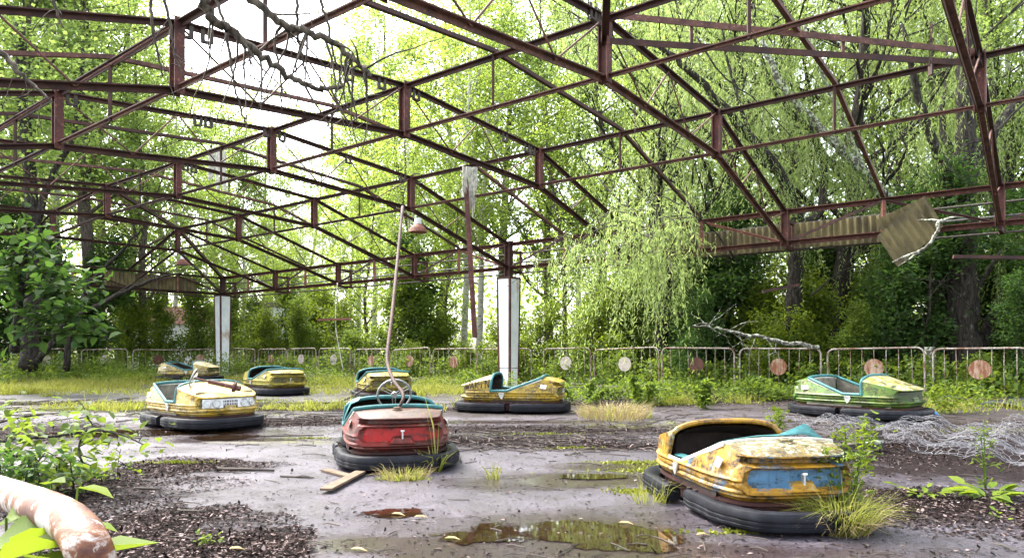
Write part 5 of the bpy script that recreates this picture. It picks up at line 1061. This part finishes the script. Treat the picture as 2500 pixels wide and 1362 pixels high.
clusters('weed_cover', [(300, 930, 2.2, 1.5, 1.), (1650, 968, 3.5, .7, 1.), (1500, 975, 2, .6, .6), (180, 925, 2, 1.5, 1.), (800, 930, 3, 1.5, .8), (1850, 975, 2, .6, .7), (1150, 950, 1.5, 1, .5), (2300, 985, 1.5, .5, .4)], 42, 46, 'lf_shrub', .38, .085, 'low leafy weeds along the fences')
clusters('weed_cover', [(120, 925, 2.5, 1.2, 1.), (260, 925, 2., 1.2, 1.), (310, 905, 1.5, 1.2, .6), (30, 940, 2, 1., .7), (640, 915, 1.5, 1., .4), (560, 920, 1, .8, .4)], 40, 60, 'lf_shrub', .75, .09, 'tall wild weeds at the far left of the floor')
clusters('weed_cover', [(350, 935, 2.2, 1.5, 1.), (1600, 990, 2.5, .6, .5), (750, 940, 3, 1.5, 1.), (1060, 950, 1.5, 1, .8), (2350, 1010, 1.2, .5, .4)], 30, 40, 'lf_lime', .3, .06, 'light green weeds among the grass')
pm = inpatch([(985, 1170, .2, .07, .25), (760, 1070, .35, .05, .1), (430, 1130, .3, .06, .25), (1580, 1150, .6, .14, .2), (1650, 1140, .3, .08, .3), (1550, 1200, .2, .1, .2), (800, 985, 1.6, .4, 1.), (420, 985, 2.6, .6, 1.8), (200, 1000, 2., .5, 1.2), (1180, 960, .9, .5, .4), (1400, 1095, .3, .06, .2), (1320, 1060, .8, .15, .15), (2400, 1050, 1., .3, .2), (1540, 1130, .4, .08, .3), (600, 978, 1.5, .5, .5), (1830, 1300, .5, .04, .1), (730, 990, .8, .25, .4)], 3000)
v, q = leaf_arrays(pm, rdir(len(pm), .3), R.uniform(.012, .035, len(pm)), R.uniform(.01, .025, len(pm)), .6); tag(link('moss', leaf_mesh('moss', [(v, q)], M['moss'])), 'yellow green moss cushions on the wet floor', 'moss', None, 'stuff')
# dead leaf litter and twigs
pl = []
for it in LITTER:
    c = at(*it[:2]); area = it[2]*it[3]*3.1; k = int(min(11000, 8500*area)); k = int(k*(1. if c.y < 6 else .35)); a = R.uniform(0, 6.28, k); r = R.random(k)**.62*(1.12+.25*np.sin(3*a+it[0])+.15*np.sin(7*a)); pl.append(np.stack([c.x+it[2]*r*np.cos(a), c.y+it[3]*r*np.sin(a), np.zeros(k)], 1))
k = 11000; t_ = R.random(k)**1.5; y = 2.6+9*t_; x = R.uniform(-.75, .75, k)*y; pl.append(np.stack([x, y, 0*x], 1))
pl = onfloor(np.concatenate(pl)); pl[:, 2] = gz(pl[:, 0], pl[:, 1])+.004
v, q = leaf_arrays(pl, rdir(len(pl), .08, .18), (.007+.04*R.random(len(pl))**2.5)*(1+.6*(pl[:, 1] > 7)), .006+.02*R.random(len(pl))**1.5, .9, .05); tag(link('leaf_litter', leaf_mesh('leaf_litter', [(v, q)], M['litter'])), 'dark decaying leaf litter scattered over the floor', 'leaf litter', None, 'stuff')
def twigs(n, f, L_, r_, mat, name, label):
    m = MB()
    for k in range(n):
        c = f(); a = random.uniform(0, 3.14); l = random.uniform(*L_); d = Vector((math.cos(a), math.sin(a)*.8, 0))*l; c.z = gz(c.x, c.y)+r_+.003; md = c+d*.5+Vector((random.uniform(-.1, .1)*l, random.uniform(-.1, .1)*l, random.uniform(0, .015))); e = c+d; e.z = gz(e.x, e.y)+r_+.002; m.tube([c, md, e], [r_, r_*.9, r_*.5], 4)
    tag(m.build(name, M[mat], None), label, 'twigs', None, 'stuff')
def rp_(): y = 3.2+7*random.random()**1.6; return Vector((random.uniform(-.7, .72)*y, y, 0))
twigs(260, rp_, (.05, .22), .004, 'twig', 'twigs', 'small dark twigs strewn on the floor')
def rp2(): c = at(random.gauss(1350, 230), random.gauss(1080, 22)); return Vector((c.x, c.y, 0))
twigs(230, rp2, (.15, .5), .006, 'twig', 'brush', 'matted dark brushwood across the middle of the floor')
def rp3(): c = at(random.uniform(1500, 2450), random.uniform(965, 1080)); return Vector((c.x, c.y, 0))
def rp4(): c = at(random.uniform(-50, 950), random.uniform(975, 1035)); return Vector((c.x, c.y, 0))
twigs(240, rp4, (.15, .6), .008, 'twig', 'brush', 'rotten sticks in lines across the far left floor')
twigs(200, rp3, (.2, .6), .006, 'twig', 'brush', 'tangled twigs on the littered floor by the right fence')
for px, py, l, a, lab in [(600, 1150, .5, -10, 'thick dark stick on the litter band'), (720, 1166, .26, -15, 'curved dark stick on the bare floor'), (360, 1195, .2, -12, 'short dark stick at the litter edge'), (470, 1250, .2, -8, 'dark bark strip in the left foreground'), (700, 1065, .6, 6, 'thin bent wire on the pale floor')]:
    c = at(px, py); d = Vector((math.cos(math.radians(a)), math.sin(math.radians(a)), 0))*l/2; r_ = .014 if l > .4 and py > 1100 else .008
    m = MB(); m.tube([c-d+Z3*r_, c+Vector((.0, .03*l, r_)), c+d+Z3*r_], [r_, r_*.9, r_*.7], 6); tag(m.build('stick', M['twig'], None, True), lab, 'stick')
for (a, b), w_, lab in [(((793, 1150), (850, 1165)), .075, 'upper weathered plank beside the red car'), (((795, 1205), (880, 1160)), .085, 'lower weathered plank pointing under the red car')]:
    p, q_ = at(*a), at(*b); m = MB(); m.bar(p+Z3*(.012 if w_ < .08 else .03), q_+Z3*(.012 if w_ < .08 else .03), w_, .016); tag(m.build('plank', M['wood'], None), lab, 'plank')
# scattered pale dry leaves, each countable
LF = [(1085, 1318, 'long pale dry leaf on the damp front floor'), (955, 1258, 'pale leaf at the round brown puddle'), (1010, 1266, 'second pale leaf by the round brown puddle'), (1700, 1310, 'pale leaf on the front floor left of the blue bumper'), (855, 1345, 'yellowish leaf at the bottom edge'), (555, 1345, 'white leaf scrap on the dark litter'), (1510, 1280, 'pale leaf floating in the front puddle')]
for px, py, lab in LF:
    c = at(px, py); v, q = leaf_arrays(np.array([[0, 0, .012]]), np.array([[1, random.uniform(-.4, .4), .02]]), [.09], [.035], .95, .08, True); o = link('dry_leaf', leaf_mesh('dry_leaf', [(v, q)], M['straw'])); o.location = c; tag(o, lab, 'leaf', 'pale dry leaves on the floor')

# ------------------------------------------------------------------ wire netting, broken crate, roofing felt
def netting():
    c0 = at(1965, 1040); s = .052; rows, cols = 50, 68; m_v, m_f = [], []; ed = []
    idx = {}
    def node(x, y):
        k = (round(x, 3), round(y, 3))
        if k not in idx: idx[k] = len(m_v); m_v.append((x, y))
        return idx[k]
    for r in range(rows):
        for c in range(cols):
            x = c*s*1.5; y = r*s*math.sqrt(3)+(s*math.sqrt(3)/2 if c % 2 else 0); a = [node(x+s*math.cos(math.pi/3*k), y+s*math.sin(math.pi/3*k)) for k in range(6)]
            for k in range(3): ed.append((a[k], a[k+1]))
    P_ = []
    for (x, y) in m_v:
        X = c0.x-.25+x*.74+.12*math.sin(y*2)+y*.18; Y = c0.y+.25-y*.72+.15*math.sin(x*1.7)-x*.10; 
        z = .34*math.exp(-((X-2.75)/.6)**2-((Y-6.9)/.45)**2)+.24*math.exp(-((X-3.2)/.5)**2-((Y-6.2)/.5)**2)+.07*math.sin(X*6)*math.sin(Y*5)+.05*math.sin(X*13+1)*math.sin(Y*11)+.07
        P_.append((X, Y, max(.012, z)+gz(X, Y)))
    P_ = np.array(P_)+R.normal(0, .005, (len(P_), 3)); keep = [(a, b) for a, b in ed if P_[a][0] < 6.2 and not (P_[a][0] < 2.35 and P_[a][1] < 5.7)]
    A = P_[[a for a, b in keep]]; B = P_[[b for a, b in keep]]; d = unit(B-A); s1 = unit(np.cross(d, R.normal(0, 1, d.shape)))*.0021; s2 = np.cross(d, s1); n = len(A)
    vv = np.stack([A+s1, A-s1*.5+s2*.87, A-s1*.5-s2*.87, B+s1, B-s1*.5+s2*.87, B-s1*.5-s2*.87], 1).reshape(-1, 3); b = np.arange(n)[:, None]*6
    q = np.concatenate([b+np.array([[0, 3, 4, 1]]), b+np.array([[1, 4, 5, 2]]), b+np.array([[2, 5, 3, 0]])], 0)
    tag(link('wire_netting', mesh('wire_netting', vv, q, M['wire'])), 'crumpled hexagonal chicken wire spread on the litter in front of the green car', 'wire netting')
netting()
cr = at(2125, 1105); root = empty('broken_crate', cr, .2, 'broken dark wooden crate boards under the chicken wire', 'crate')
for (a, b, w_, h_) in [((-.12, .05, .0), (-.12, .05, .24), .06, .03), ((-.05, .05, .05), (.22, .1, .05), .03, .05), ((-.05, .05, .12), (.22, .1, .12), .03, .05), ((-.05, .05, .19), (.2, .1, .18), .03, .05), ((-.4, .1, .02), (-.05, -.1, .02), .09, .03), ((-.45, .0, .06), (-.1, .05, .08), .08, .03)]:
    m = MB(); m.bar(a, b, w_, h_); m.build('board', M['wood_dark'], root)
m = MB(); m.tube([(-.1, -.02, .08), (.02, -.01, .095), (.16, .02, .10)], [.024, .026, .018], 8); m.build('mossy_branch', M['bark_lichen'], root, True)
for px0, px1, py, D, lab in [(2290, 2500, 985, 12.0, 'black roofing felt sheet lying along the right fence'), (2390, 2560, 1000, 10.9, 'curled black roofing felt edge at the right side')]:
    rows = []
    for r in range(6):
        row = []
        for k in range(12):
            p = pt(px0+(px1-px0)*k/11, 852, D); X = p.x; Y = D-.9*r/5-.55*(k/11)*0; row.append((X+.1*r, Y, gz(X, Y)+.03+.05*math.sin(k*.9+r)+.03*math.sin(k*2.1)+(.10 if r == 5 and k > 5 else 0)))
        rows.append(row)
    o = cloth('roofing_felt', rows, 'sheeting', None, .01); tag(o, lab, 'roofing felt')
rows = [[(pt(2250+12*k, 852, 9.6).x, 9.7-.12*r, gz(3., 9.)+.10-.02*r*k+.03*math.sin(k*1.3)) for k in range(5)] for r in range(4)]
M['blue_rag'] = simple('blue_plastic', (.03, .12, .38), .5); tag(cloth('plastic_scrap', rows, 'blue_rag', None), 'blue plastic scrap by the bumper of the green car', 'scrap')
